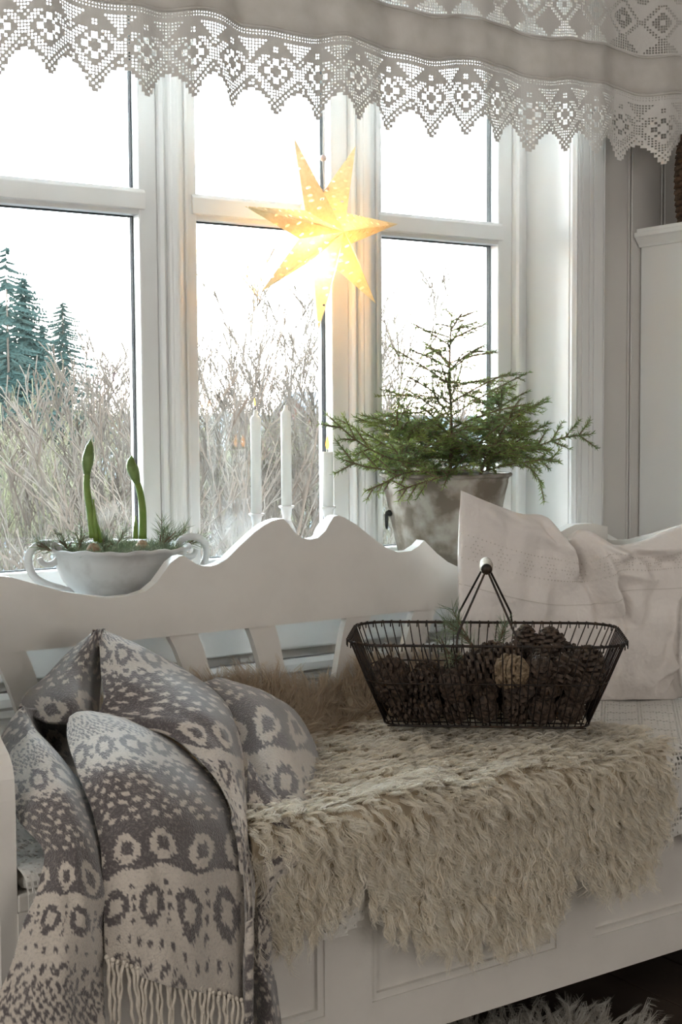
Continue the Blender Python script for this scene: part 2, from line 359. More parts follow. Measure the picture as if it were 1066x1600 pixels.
# ------------------------------------------------------------------ wool builder
def fur(name, P, N, D, Ls, m, nstr=12, rad=.009, w0=.0013, seg=6, lift=.75, curl=.006, clump=.75, root=None, seed=1, droop=.5, label=None):
    """locks of wool as real ribbons: P roots, N normals, D lay directions, Ls lengths (one per lock)"""
    r = np.random.RandomState(seed); n = len(P); P = np.repeat(P, nstr, 0); N = np.repeat(N, nstr, 0); D = np.repeat(D, nstr, 0); L = np.repeat(Ls, nstr)
    ph = np.repeat(r.rand(n)*6.28, nstr); fr = np.repeat(1.0+r.rand(n)*1.2, nstr); cu = np.repeat(curl*(.5+r.rand(n)), nstr)
    la = np.repeat(lift*(.7+.6*r.rand(n)), nstr)
    S = np.cross(N, D); S /= np.linalg.norm(S, axis=1)[:, None]+1e-9
    k = len(P); a = r.rand(k)*6.28; q = rad*np.sqrt(r.rand(k)); ox = q*np.cos(a); oy = q*np.sin(a); L = L*(.75+.4*r.rand(k)); fl = .25*(r.rand(k)-.5)
    pts = []
    for t in np.linspace(0, 1, seg+1):
        c = (1-clump*t**.7)
        along = L*t*(1-.12*t); up = L*(la*t-droop*la*t*t)
        lat = cu*t*np.sin(fr*6.28*t+ph)+fl*L*t*.5
        pts.append(P+D*(ox*c+along)[:, None]*1.0+S*(oy*c+lat)[:, None]+N*(up+cu*.6*t*np.cos(fr*6.28*t+ph))[:, None])
    pts = np.array(pts); rv = r.randn(k, 3)
    V = np.zeros((seg+1, 2, k, 3))
    for i in range(seg+1):
        T = pts[min(i+1, seg)]-pts[max(i-1, 0)]; sd = np.cross(T, rv); sd /= np.linalg.norm(sd, axis=1)[:, None]+1e-9
        w_ = w0*(1-.75*(i/seg)**1.5)
        V[i, 0] = pts[i]-sd*w_/2; V[i, 1] = pts[i]+sd*w_/2
    V = V.transpose(2, 0, 1, 3).reshape(-1, 3); b = np.arange(k)[:, None]*(2*(seg+1)); i = np.arange(seg)[None, :]*2
    Fc = np.stack([b+i, b+i+1, b+i+3, b+i+2], -1).reshape(-1, 4)
    o = np_mesh(name, V, Fc, m, root, smooth=True); o['kind'] = 'stuff'
    if label: o['label'] = label
    return o
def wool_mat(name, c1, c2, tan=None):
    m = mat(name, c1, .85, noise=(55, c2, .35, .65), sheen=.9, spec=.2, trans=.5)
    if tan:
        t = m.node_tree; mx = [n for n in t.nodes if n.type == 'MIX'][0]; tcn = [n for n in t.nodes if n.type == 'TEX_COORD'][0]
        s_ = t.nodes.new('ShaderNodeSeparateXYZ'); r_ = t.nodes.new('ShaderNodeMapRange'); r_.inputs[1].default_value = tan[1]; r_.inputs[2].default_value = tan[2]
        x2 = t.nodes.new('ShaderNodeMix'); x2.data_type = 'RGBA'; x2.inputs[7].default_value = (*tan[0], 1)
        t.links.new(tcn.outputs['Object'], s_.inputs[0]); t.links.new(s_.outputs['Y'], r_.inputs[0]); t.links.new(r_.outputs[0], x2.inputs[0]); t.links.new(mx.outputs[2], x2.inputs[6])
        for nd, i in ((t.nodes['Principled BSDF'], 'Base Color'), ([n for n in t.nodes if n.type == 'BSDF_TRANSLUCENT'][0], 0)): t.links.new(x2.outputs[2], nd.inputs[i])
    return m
# ------------------------------------------------------------------ sheepskin on the bench
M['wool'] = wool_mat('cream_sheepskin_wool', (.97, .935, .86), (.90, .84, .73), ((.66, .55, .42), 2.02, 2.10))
M['hide'] = mat('sheepskin_hide', (.50, .42, .31), .9)
hx = [.97, 1.01, 1.07, 1.12, 1.15, 1.163, 1.175, 1.20, 1.268, 1.384, 1.508, 1.56, 1.585, 1.592, 1.605, 1.64, 1.685, 1.763, 1.80, 1.825, 1.84]
hz = [-.74, -.745, -.74, -.72, -.695, -.665, -.71, -.755, -.795, -.83, -.832, -.805, -.76, -.725, -.74, -.775, -.79, -.785, -.735, -.68, -.62]
def hangz(x): return float(np.interp(x, hx, hz))+EYE
ZH = .503; YE = 1.715; RE = .03; YK = 2.13
def skin(x, s):
    """s: arc length from the back, returns point, normal, lay direction"""
    wob = .006*math.sin(x*21+s*13)+.004*math.sin(x*47-s*19)
    if s < .12:                          # rises against the slats
        t = 1-s/.12; a = t*1.1; y = YK+.080*math.sin(a); z = ZH+.11*(1-math.cos(a))+.01*math.sin(x*17); n = (0, -math.sin(a), math.cos(a)); d = (0.2, -.35, .9)
        return (x, y, z+wob), n, d
    s2 = s-.12; Lf = YK-(YE+.0)
    if s2 < Lf: return (x, YK-s2, ZH+wob), (0, 0, 1), (0.12*math.sin(x*9+s*7), -1, 0)
    s3 = s2-Lf; a = s3/RE
    if a < PI/2: return (x, YE-RE*math.sin(a), ZH-RE*(1-math.cos(a))+wob*(1-a/1.6)), (0, -math.sin(a), math.cos(a)), (.1*math.sin(x*11), -math.cos(a)-.05, -math.sin(a))
    d = s3-RE*PI/2
    return (x, YE-RE+wob*.4, ZH-RE-d), (0, -1, 0), (.15*math.sin(x*13+s*5), 0, -1)
S0 = .12+YK-YE+RE*PI/2
def skin_ok(x, s):
    if s > S0 and ZH-RE-(s-S0) < hangz(x): return False
    xr = 1.84-.05*max(0, (.35-s))-.02*math.sin(s*14); xl = .97
    return xl < x < xr
sk = empty('sheepskin', (1.41, 1.9, .49), 'long-haired cream sheepskin draped over the bench seat and hanging down its front', 'sheepskin')
V = []; Fs = []; nx, ns = 88, 90; smax = S0+.36; gi = {}
for a in range(nx):
    for b in range(ns):
        x = .97+(a+.5)*.87/nx; s = (b+.5)*smax/ns
        if skin_ok(x, s):
            q = []
            for (da, db) in ((0, 0), (1, 0), (1, 1), (0, 1)):
                k_ = (a+da, b+db)
                if k_ not in gi: gi[k_] = len(V); V.append(skin(.97+(a+da)*.87/nx, (b+db)*smax/ns)[0])
                q.append(gi[k_])
            Fs.append(q)
hd = part(MB().add(V, Fs), 'hide', M['hide'], sk, fix=False); md = hd.modifiers.new('t', 'SOLIDIFY'); md.thickness = .004
rr = random.Random(5); P = []; N = []; D = []; Ls = []
while len(P) < 5200:
    x = rr.uniform(.965, 1.85); s = rr.uniform(0, smax)
    if not skin_ok(x, s): continue
    p, n_, d = skin(x, s); P.append(p); N.append(n_); d = Vector(d)+Vector((rr.uniform(-.35, .35), rr.uniform(-.2, .2), rr.uniform(-.12, .12))); n_ = Vector(n_)
    d = (d-n_*d.dot(n_)).normalized(); D.append(tuple(d))
    Ls.append((.075 if s < .10 else .06 if s < .17 else .042 if s < S0-.1 else .054 if s < S0+.12 else .062)*rr.uniform(.8, 1.2))
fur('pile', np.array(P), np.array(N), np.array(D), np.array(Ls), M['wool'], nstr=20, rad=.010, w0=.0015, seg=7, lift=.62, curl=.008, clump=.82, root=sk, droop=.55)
# rug on the floor
M['rugwool'] = wool_mat('white_rug_wool', (.72, .70, .66), (.55, .52, .47))
rg = empty('sheepskin_rug', (1.5, 1.6, 0), 'shaggy white sheepskin rug on the dark floor below the front of the bench', 'rug')
def rug_r(a): return .33*(1+.10*math.sin(2*a+.6)+.07*math.sin(3*a+1)+.05*math.sin(5*a))
rc = (1.36, 1.60); poly = [(rc[0]+rug_r(a)*math.cos(a), rc[1]+rug_r(a)*.85*math.sin(a)) for a in np.linspace(0, 2*PI, 48, endpoint=False)]
part(MB().prism(poly, .001, .008, 'z'), 'hide', M['hide'], rg)
P = []; D = []; Ls = []
while len(P) < 1500:
    a = rr.uniform(0, 2*PI); q = math.sqrt(rr.random()); R0 = rug_r(a)*q; P.append((rc[0]+R0*math.cos(a), rc[1]+R0*.85*math.sin(a), .008))
    d = Vector((math.cos(a)*.8+rr.uniform(-.6, .6), math.sin(a)*.8+rr.uniform(-.6, .6), 0)).normalized(); D.append(tuple(d)); Ls.append(rr.uniform(.045, .07))
fur('pile', np.array(P), np.tile((0, 0, 1.), (len(P), 1)), np.array(D), np.array(Ls), M['rugwool'], nstr=11, rad=.008, w0=.0016, seg=4, lift=.8, curl=.008, clump=.7, root=rg, seed=9)
# ------------------------------------------------------------------ lace valance
M['lace'] = mat('white_cotton_lace', (.80, .78, .75), .95, bump=(300, .4, .001), trans=.08)
M['linen'] = mat('white_linen', (.76, .73, .69), .95, noise=(30, (.70, .67, .62), .4, .7), bump=(220, .3, .001), trans=.12)
va = empty('lace_valance', (1.5, 2.33, EYE+1.2), 'white linen valance with crocheted lace edging hanging across the top of the windows', 'curtain')
VX0, VX1 = .62, 2.56
def vy(x, z):
    h = max(0, (EYE+1.15-z))/.55
    return 2.335+h*(.012*math.sin(x*19+.6)+.008*math.sin(x*37+1.7)+.004*math.sin(x*71))-.05*max(0, x-2.34)/.2
def sag(x): return .007*math.sin(x*19+2.4)+.003*math.sin(x*41)
RP = .094; NC = 16; cs = RP/NC; nE = 28
def edg(u, v):
    x = VX0+u*cs; z = EYE+.762+sag(x)-v*cs; return (x, vy(x, z), z)
def tipd(i): return abs(((i+.5) % NC)-NC/2)
def ekeep(i, j):
    d = tipd(i); lim = [28, 26.5, 24.5, 23, 22, 20.8, 20.2, 19.6, 19.4][int(d)]
    return j < lim
FL = ['...OO...', '.O.OO.O.', '..O..O..', 'OO....OO', 'OO....OO', '..O..O..', '.O.OO.O.', '...OO...']
def eopen(i, j):
    d = tipd(i); m = i % NC; c = abs(m-7.5); e_ = 8-c                     # c: distance from the tip axis, e_: from the valley axis
    if not ekeep(i, j+1): return False
    if j in (1, 2): return .34
    if j < 4: return False
    if j < 9: return .22 if e_ < (9.4-j) else (.2 if c < 1.2 and 5 < j < 8 else False)
    jj = j-13.5; rr_ = abs(jj)+c                                          # diamond with an eight-petalled flower
    if 10 <= j <= 17 and 4 <= m <= 11 and FL[j-10][m-4] == 'O': return .05
    if rr_ < 5.2: return False
    if 5.2 <= rr_ < 6.6: return False
    if 6.6 <= rr_ < 9.4: return .21
    if j < 19: return .22 if (i+j) % 3 != 0 and rr_ > 10.4 else False
    return .18 if (i+j) % 2 == 0 else False
V, Fs = filet(edg, int((VX1-VX0)/cs), nE, eopen, keep=ekeep)
le = part(MB().add(V, Fs), 'lace_edging', M['lace'], va, fix=False)
md = le.modifiers.new('t', 'SOLIDIFY'); md.thickness = .0012
# linen panels between the lace bands and the crocheted insertion
def strip(name, z0, z1, m, seam=True):
    g = MB(); nx = 240; V = []; Fs = []
    for i in range(nx+1):
        x = VX0+(VX1-VX0)*i/nx
        for k in range(4):
            z = EYE+lerp(z0, z1, k/3)+sag(x)*(1-k/6); V.append((x, vy(x, z)-.0015, z))
    for i in range(nx):
        for k in range(3): Fs.append((4*i+k, 4*i+4+k, 4*i+5+k, 4*i+1+k))
    o = part(g.add(V, Fs), name, m, va, smooth=True, fix=False); md = o.modifiers.new('t', 'SOLIDIFY'); md.thickness = .0014; return o
strip('linen_panel', .757, .846, M['linen']); strip('linen_panel', 1.0, 1.16, M['linen'])
for zz, r in ((.760, .0035), (.846, .0025), (1.0, .0025)):
    q = []
    for i in range(161):
        x = VX0+(VX1-VX0)*i/160; z = EYE+zz+sag(x); q.append((x, vy(x, z)-.002, z))
    part(MB().tube(q, r, 6), 'hem', M['linen'], va, smooth=True)
def ins(u, v):
    x = VX0+u*cs; z = EYE+.998+sag(x)*.8-v*cs; return (x, vy(x, z), z)
def iopen(i, j):
    if j in (0, 25): return False
    m = i % NC; c = abs(m-7.5); e_ = 8-c
    if j > 19: return .15 if c < (j-18.5)*1.3 else False
    if j < 6: return .15 if e_ < (6.5-j)*1.3 else False
    jj = j-12.5; rr_ = abs(jj)+c
    if rr_ < 4.6: return .08 if not (abs(jj) < .6 and c < 1) else False
    if 6.2 <= rr_ < 8.6: return .16
    return False
V, Fs = filet(ins, int((VX1-VX0)/cs), 26, iopen)
li = part(MB().add(V, Fs), 'lace_insertion', M['lace'], va, fix=False); md = li.modifiers.new('t', 'SOLIDIFY'); md.thickness = .0012
rod = MB().tube([(VX0-.05, 2.335, EYE+1.165), (VX1+.05, 2.335, EYE+1.165)], .009, 12).build('curtain_rod', M['paint'], smooth=True)
for x in (VX0-.02, 1.6, VX1+.02): part(MB().box(x-.006, x+.006, 2.34, YW, EYE+1.155, EYE+1.175), 'bracket', M['paint'], rod)
tag(rod, 'white curtain rod above the windows carrying the lace valance', 'curtain rod')
# ------------------------------------------------------------------ cabinet beside the window
CXL = 2.497
cb = empty('tall_cabinet', (2.78, 2.2, 0), 'tall white-painted cabinet with crown moulding standing right of the windows', 'cabinet')
ct = EYE+.428
part(MB().box(CXL, 3.06, 1.98, 2.408, .08, ct), 'body', M['paint'], cb, bevel=.004)
part(MB().box(CXL-.006, 3.066, 1.974, 2.408, 0, .08), 'plinth', M['paint'], cb, bevel=.003)
cp = [(0, 0), (.006, .0), (.008, .006), (.018, .020), (.022, .024), (.022, .034), (.014, .036), (.014, .044), (0, .044)]
def ring(o, z): return [(CXL-o, 2.408, z), (CXL-o, 1.98-o, z), (3.06+o, 1.98-o, z), (3.06+o, 2.408, z)]
q = MB(); V = []
for o_, h in cp: V += ring(o_, ct-.016+h)
V += []; Fs = [(4*k+j, 4*k+j+1, 4*k+5+j, 4*k+4+j) for k in range(len(cp)-1) for j in range(3)]+[(32, 33, 34, 35)]
part(q.add(V, Fs), 'crown_moulding', M['paint'], cb)
for a, b in ((CXL+.015, 2.775), (2.782, 3.045)):
    d_ = part(MB().box(a, b, 1.964, 1.980, .11, ct-.03), 'door', M['paint'], cb, bevel=.003)
    part(MB().box(a+.05, b-.05, 1.959, 1.964, .17, ct-.09), 'panel', M['paint'], d_, bevel=.003)
    part(MB().sphere((b-.02 if a < 2.6 else a+.02, 1.954, .9), .012), 'knob', M['bench'], d_, smooth=True)
# wicker basket on top of the cabinet
M['wicker'] = mat('dark_wicker', (.12, .07, .04), .7, noise=(80, (.05, .028, .016), .4, .6))
wbk = empty('wicker_basket', (2.70, 2.19, ct+.028), 'round dark brown wicker basket standing on top of the tall cabinet', 'basket')
dv = Vector((ray(1057, 280)[0], ray(1057, 280)[1])).normalized(); perp = Vector((dv.y, -dv.x)); R0 = .10
c0 = dv*3.42+perp*R0; hz_ = onY(1057, 214, (dv*3.42).y).z; z0_ = ct+.0285
wbk.location = (c0.x, c0.y, z0_); nrow = 15; hh = (hz_-z0_)/nrow
for k in range(nrow):
    rk = R0*(.92+.08*math.sin(PI*(k+.5)/nrow)); q = []
    for j in range(49): a = 2*PI*j/48; q.append((c0.x+(rk-.004+.004*(1 if (j+k) % 2 else -1))*math.cos(a), c0.y+(rk-.004+.004*(1 if (j+k) % 2 else -1))*math.sin(a), z0_+hh*(k+.5)))
    part(MB().tube(q, hh*.52, 5, cap=False), 'woven_row', M['wicker'], wbk, smooth=True)
for j in range(24):
    a = 2*PI*j/24; part(MB().tube([(c0.x+(R0-.006)*math.cos(a), c0.y+(R0-.006)*math.sin(a), z0_), (c0.x+(R0-.006)*math.cos(a), c0.y+(R0-.006)*math.sin(a), hz_)], .003, 5), 'stake', M['wicker'], wbk)
part(MB().lathe([(0, 0), (R0*.9, 0), (R0*.9, .004), (0, .004)], (c0.x, c0.y, z0_+.0005), 24), 'base', M['wicker'], wbk)
# ------------------------------------------------------------------ woollen blanket thrown over the left end of the bench
def cr(P0, P1, P2, P3, t): return .5*((2*P1)+(-P0+P2)*t+(2*P0-5*P1+4*P2-P3)*t*t+(-P0+3*P1-3*P2+P3)*t**3)
def crs(A, m):            # Catmull-Rom along axis 0 to m samples
    n = len(A); out = []
    E = np.concatenate([[2*A[0]-A[1]], A, [2*A[-1]-A[-2]]])
    for q in np.linspace(0, n-1, m):
        i = min(int(q), n-2); out.append(cr(E[i], E[i+1], E[i+2], E[i+3], q-i))
    return np.array(out)
def flower(a, b):
    a, b = abs(a), abs(b); return (a, b) in ((0, 2), (2, 0), (2, 2), (0, 3), (3, 0), (1, 2), (2, 1), (3, 1), (1, 3)) if (a+b) else False
def motif(i, j):
    """knitted pattern, 1 = grey wool; bands repeat along j"""
    j %= 60
    if j < 6: return (i+j) % 2
    if j < 15: return 1 if flower((i % 9)-4, j-10) or ((i % 9) == 8 and j % 3 == 0) else 0
    if j < 17: return (i//2+j) % 2
    if j < 33: return 0 if (i+j) % 4 < 2 and (i-j) % 4 < 2 and not (j in (17, 32)) and (i+2*j) % 11 < 9 else 1
    if j < 42: return 0 if flower(((i+4) % 10)-4, j-37) else 1
    if j < 44: return 0
    if j < 53: return 1 if flower((i % 10)-5, j-48) else (1 if i % 10 == 0 and j % 2 else 0)
    return 1 if (i % 3 == 0 and j % 3 == 0) or ((i+j) % 4 == 0 and j > 56) else 0
def sheet(rows, w_m, h_m, v0, u0=0, rip=.003, seed=0, step=.003, rot=0, invp=False):
    """control net of (px, py, Y) -> fine surface with pattern weights"""
    A = np.array(rows, float); nu = max(6, int(w_m/step)); nv = max(6, int(h_m/step))
    A = crs(A, nv); A = crs(A.transpose(1, 0, 2), nu).transpose(1, 0, 2)          # nv x nu x 3
    R1 = np.stack([A[..., 0]-CX, -(A[..., 1]-CY), np.full(A.shape[:2], -F)], -1) @ RC.T
    P = R1*(A[..., 2]/R1[..., 1])[..., None]; P[..., 2] += EYE
    U, Vv = np.meshgrid(np.linspace(0, w_m, nu), np.linspace(0, h_m, nv))
    P[..., 1] += rip*(np.sin(U*52+Vv*23+seed)+.7*np.sin(U*97-Vv*37+seed*2)+.5*np.sin(Vv*61+U*11+seed))
    c, s_ = math.cos(rot), math.sin(rot); UU = U*c-Vv*s_+u0; VV = U*s_+Vv*c+v0
    r = np.random.RandomState(seed+7); g = .0076
    UU = UU+(r.rand(nv, nu)-.5)*.0045+.006*np.sin(VV*31+seed)+.003*np.sin(VV*83); VV = VV+(r.rand(nv, nu)-.5)*.0045+.006*np.sin(U*29+seed)+.004*np.sin(U*67+seed)
    Wt = np.array([[motif(int(math.floor(UU[a, b]/g)), int(math.floor(VV[a, b]/g))) for b in range(nu)] for a in range(nv)], float)
    if invp: Wt = 1-Wt
    idx = np.arange(nu*nv).reshape(nv, nu); Q = np.stack([idx[:-1, :-1], idx[:-1, 1:], idx[1:, 1:], idx[1:, :-1]], -1).reshape(-1, 4)
    return P.reshape(-1, 3), Q, Wt.ravel()
def wool_blanket_mat():
    m = mat('patterned_wool', (.74, .70, .65), .95, sheen=.8, bump=(420, .8, .003), spec=.2); t = m.node_tree; b = t.nodes['Principled BSDF']
    a = t.nodes.new('ShaderNodeAttribute'); a.attribute_name = 'pattern'; n = t.nodes.new('ShaderNodeTexNoise'); n.inputs['Scale'].default_value = 260; tc = t.nodes.new('ShaderNodeTexCoord')
    t.links.new(tc.outputs['Object'], n.inputs['Vector'])
    ad = t.nodes.new('ShaderNodeMath'); ad.operation = 'MULTIPLY_ADD'; ad.inputs[1].default_value = 1.1; ad.inputs[2].default_value = -.55; t.links.new(n.outputs[0], ad.inputs[0])
    s_ = t.nodes.new('ShaderNodeMath'); t.links.new(a.outputs['Fac'], s_.inputs[0]); t.links.new(ad.outputs[0], s_.inputs[1]); s_.use_clamp = True
    x = t.nodes.new('ShaderNodeMix'); x.data_type = 'RGBA'; x.inputs[6].default_value = (.60, .54, .475, 1); x.inputs[7].default_value = (.115, .10, .102, 1)
    t.links.new(s_.outputs[0], x.inputs[0]); t.links.new(x.outputs[2], b.inputs['Base Color']); return m
M['blanket'] = wool_blanket_mat()
SH = []
# A rear hood
SH.append(sheet([[(128, 1003, 2.10), (142, 990, 2.09), (152, 984, 2.08), (158, 984, 2.07)], [(98, 1028, 2.10), (118, 1022, 2.07), (140, 1025, 2.06), (160, 1030, 2.10)], [(66, 1060, 2.10), (95, 1056, 2.03), (130, 1060, 2.02), (158, 1075, 2.12)],
                 [(36, 1086, 2.08), (80, 1090, 1.99), (125, 1095, 1.97), (156, 1110, 2.12)], [(28, 1108, 2.05), (75, 1128, 1.96), (122, 1130, 1.95), (160, 1140, 2.10)]], .17, .20, .10, .02, seed=1, rot=.4))
# B big fold over the top
SH.append(sheet([[(154, 984, 2.10), (158, 982, 2.10), (163, 984, 2.1), (172, 989, 2.12)], [(157, 1035, 2.03), (190, 1018, 2.03), (220, 1012, 2.05), (250, 1024, 2.10)], [(160, 1085, 1.98), (205, 1062, 1.97), (255, 1050, 1.99), (300, 1053, 2.06)],
                 [(163, 1125, 1.95), (235, 1100, 1.92), (295, 1080, 1.92), (345, 1090, 2.0)], [(262, 1148, 1.87), (300, 1130, 1.85), (340, 1120, 1.86), (371, 1135, 1.94)], [(312, 1190, 1.80), (340, 1178, 1.79), (362, 1172, 1.81), (382, 1185, 1.88)],
                 [(350, 1240, 1.74), (365, 1235, 1.73), (379, 1235, 1.74), (390, 1240, 1.80)], [(374, 1310, 1.68), (381, 1310, 1.67), (388, 1310, 1.68), (394, 1310, 1.72)], [(384, 1410, 1.64), (388, 1410, 1.635), (392, 1410, 1.64), (396, 1410, 1.67)],
                 [(386, 1510, 1.63), (389, 1510, 1.62), (393, 1510, 1.63), (396, 1510, 1.66)], [(386, 1630, 1.62), (389, 1630, 1.61), (393, 1630, 1.62), (396, 1630, 1.65)]], .20, .66, .03, .5, seed=2, rot=-.25))
# C1 rear right lobe
SH.append(sheet([[(318, 1066, 2.08), (335, 1059, 2.09), (352, 1060, 2.11), (366, 1066, 2.14)], [(345, 1110, 1.99), (385, 1085, 1.98), (420, 1085, 2.02), (448, 1099, 2.10)], [(372, 1160, 1.91), (415, 1135, 1.89), (455, 1135, 1.93), (487, 1150, 2.04)],
                 [(380, 1215, 1.83), (425, 1195, 1.81), (475, 1195, 1.84), (511, 1210, 1.96)], [(384, 1270, 1.77), (430, 1255, 1.74), (482, 1255, 1.76), (526, 1268, 1.88)], [(388, 1325, 1.75), (425, 1310, 1.71), (480, 1305, 1.72), (527, 1305, 1.84)],
                 [(392, 1360, 1.75), (425, 1350, 1.73), (460, 1340, 1.74), (500, 1332, 1.80)]], .20, .34, .19, .3, seed=3, rot=-.15))
# C2 pointed flap in front of it
SH.append(sheet([[(386, 1185, 1.80), (396, 1200, 1.78), (406, 1214, 1.765), (414, 1222, 1.76)], [(388, 1250, 1.74), (408, 1252, 1.73), (430, 1258, 1.715), (447, 1264, 1.715)], [(390, 1310, 1.71), (418, 1308, 1.69), (450, 1312, 1.68), (476, 1308, 1.685)],
                 [(392, 1360, 1.70), (418, 1355, 1.67), (450, 1345, 1.665), (497, 1334, 1.68)], [(394, 1410, 1.69), (410, 1408, 1.67), (428, 1400, 1.67), (448, 1378, 1.68)], [(394, 1460, 1.68), (405, 1462, 1.66), (418, 1465, 1.66), (432, 1440, 1.68)],
                 [(394, 1500, 1.68), (405, 1505, 1.66), (415, 1510, 1.66), (423, 1500, 1.68)], [(394, 1545, 1.68), (408, 1545, 1.65), (422, 1545, 1.65), (433, 1545, 1.67)], [(394, 1630, 1.67), (412, 1630, 1.64), (432, 1630, 1.64), (450, 1630, 1.66)]], .11, .47, .22, .9, seed=4))
# D middle front panel
SH.append(sheet([[(103, 1130, 1.90), (118, 1113, 1.90), (150, 1112, 1.91), (198, 1122, 1.93)], [(108, 1165, 1.83), (155, 1145, 1.82), (210, 1138, 1.84), (258, 1150, 1.90)], [(124, 1215, 1.76), (180, 1195, 1.73), (245, 1185, 1.76), (310, 1193, 1.84)],
                 [(146, 1275, 1.71), (208, 1255, 1.68), (280, 1245, 1.69), (350, 1246, 1.77)], [(158, 1345, 1.67), (228, 1325, 1.64), (303, 1318, 1.65), (373, 1312, 1.70)], [(163, 1420, 1.65), (236, 1412, 1.62), (311, 1405, 1.625), (385, 1408, 1.66)],
                 [(163, 1500, 1.64), (238, 1533, 1.61), (313, 1551, 1.615), (388, 1571, 1.64)]], .29, .49, -.035, 0, seed=5, step=.0028, rot=-.06, rip=.002))
# E left front panel
SH.append(sheet([[(14, 1180, 1.90), (30, 1160, 1.87), (44, 1145, 1.87), (54, 1138, 1.90)], [(14, 1200, 1.85), (45, 1185, 1.81), (75, 1175, 1.80), (98, 1186, 1.85)], [(19, 1240, 1.79), (60, 1230, 1.74), (100, 1222, 1.74), (138, 1238, 1.80)],
                 [(26, 1280, 1.76), (70, 1275, 1.70), (115, 1270, 1.69), (157, 1285, 1.74)], [(68, 1330, 1.69), (98, 1330, 1.66), (130, 1330, 1.65), (163, 1340, 1.69)], [(60, 1385, 1.66), (95, 1390, 1.64), (130, 1395, 1.63), (163, 1400, 1.66)],
                 [(38, 1440, 1.65), (80, 1450, 1.62), (122, 1455, 1.615), (164, 1460, 1.65)], [(8, 1525, 1.64), (60, 1535, 1.60), (112, 1540, 1.60), (163, 1540, 1.635)], [(-45, 1640, 1.62), (40, 1640, 1.59), (105, 1640, 1.59), (163, 1640, 1.62)]], .20, .58, -.06, .04, seed=6, rot=.12, rip=.0025))
# E0 small upright corner flap and the dark inner fold
SH.append(sheet([[(3, 1150, 1.98), (16, 1126, 1.97), (28, 1111, 1.97), (36, 1104, 1.97)], [(4, 1164, 1.95), (22, 1145, 1.93), (36, 1128, 1.93), (46, 1122, 1.95)], [(12, 1184, 1.91), (30, 1166, 1.89), (44, 1150, 1.89), (56, 1141, 1.91)]], .06, .07, .12, .2, seed=8))
SH.append(sheet([[(34, 1103, 1.975), (58, 1112, 2.0), (82, 1124, 2.0), (110, 1130, 1.97)], [(48, 1130, 1.98), (66, 1150, 2.04), (88, 1155, 2.03), (114, 1158, 1.97)], [(60, 1160, 1.93), (80, 1185, 1.99), (100, 1195, 1.97), (124, 1196, 1.90)], [(70, 1190, 1.90), (95, 1210, 1.90), (115, 1225, 1.88), (134, 1225, 1.84)]], .10, .12, .24, .1, seed=9))
bl = empty('wool_blanket', (.98, 1.8, .5), 'grey and white patterned wool blanket with fringe heaped over the left end of the bench', 'blanket')
off = 0; V = []; Fs = []; Wt = []
for P, Q, c in SH: V.append(P); Fs.append(Q+off); Wt.append(c); off += len(P)
V = np.concatenate(V); Fs = np.concatenate(Fs); Wt = np.concatenate(Wt)
ob = np_mesh('cloth', V, Fs, M['blanket'], bl, smooth=True); at = ob.data.attributes.new('pattern', 'FLOAT', 'POINT'); at.data.foreach_set('value', Wt.astype(np.float32))
md = ob.modifiers.new('t', 'SOLIDIFY'); md.thickness = .006; md.offset = 1
M['fringe'] = mat('cream_wool_yarn', (.66, .60, .52), .95, bump=(300, .5, .002))
rr = random.Random(11)
for k in range(30):
    t = (k+.5)/30; q = (163+225*t, 1498+72*t**.85); L = .085+.01*rr.random(); p = onY(q[0], q[1]-6, 1.622); path = []; sw = rr.uniform(-.010, .012); ph = rr.random()*6
    for i in range(9):
        a = i/8; path.append((p.x+sw*a+.0018*math.sin(a*17+ph), p.y-.004+.0018*math.cos(a*15+ph), p.z-L*a))
    mb = MB().tube(path, [.0026]*8+[.0012], 5); mb.sphere(path[0], .0036, 6, 5); part(mb, 'fringe_tassel', M['fringe'], bl, smooth=True)
# ------------------------------------------------------------------ pillow
M['pillow'] = mat('white_cotton', (.82, .77, .735), .9, bump=(11, .75, .03), sheen=.15)
M['embroid'] = mat('openwork_thread', (.62, .57, .52), .95)
pil = empty('pillow', (2.0, 2.12, .50), 'large white cotton pillow with drawn-thread lace band leaning against the right end of the bench', 'pillow')
ctl = [ # rows top->bottom, columns left->right (px,py)
 [(720, 766), (765, 785), (812, 802), (850, 806), (868, 834), (884, 856), (898, 833), (916, 828), (955, 850), (1000, 846), (1050, 825), (1112, 802)],
 [(717, 850), (760, 858), (805, 868), (845, 875), (872, 884), (896, 894), (915, 884), (945, 882), (985, 884), (1020, 880), (1052, 870), (1082, 862)],
 [(718, 940), (760, 945), (805, 950), (845, 955), (885, 958), (920, 962), (945, 955), (975, 950), (1005, 948), (1035, 942), (1052, 935), (1066, 930)],
 [(722, 1010), (765, 1014), (808, 1018), (850, 1020), (890, 1021), (930, 1021), (955, 1018), (980, 1014), (1008, 1010), (1030, 1004), (1048, 1000), (1061, 995)],
 [(722, 1060), (765, 1066), (808, 1070), (850, 1072), (890, 1072), (930, 1070), (955, 1068), (980, 1066), (1008, 1060), (1030, 1058), (1048, 1054), (1060, 1048)],
 [(716, 1112), (765, 1116), (808, 1116), (850, 1112), (890, 1106), (930, 1101), (955, 1102), (980, 1102), (1008, 1100), (1035, 1096), (1052, 1092), (1067, 1088)]]
A = np.array(ctl, float); nu, nv = 230, 180
G = crs(A, nv); G = crs(G.transpose(1, 0, 2), nu).transpose(1, 0, 2)
U, T = np.meshgrid(np.linspace(0, 1, nu), np.linspace(0, 1, nv))
Yc = 2.155-.015*(T-.5)-.19*U**1.7
bul = .062*(np.clip(4*U*(1-U), 0, 1)**.42)*(np.clip(4*T*(1-T), 0, 1)**.42)
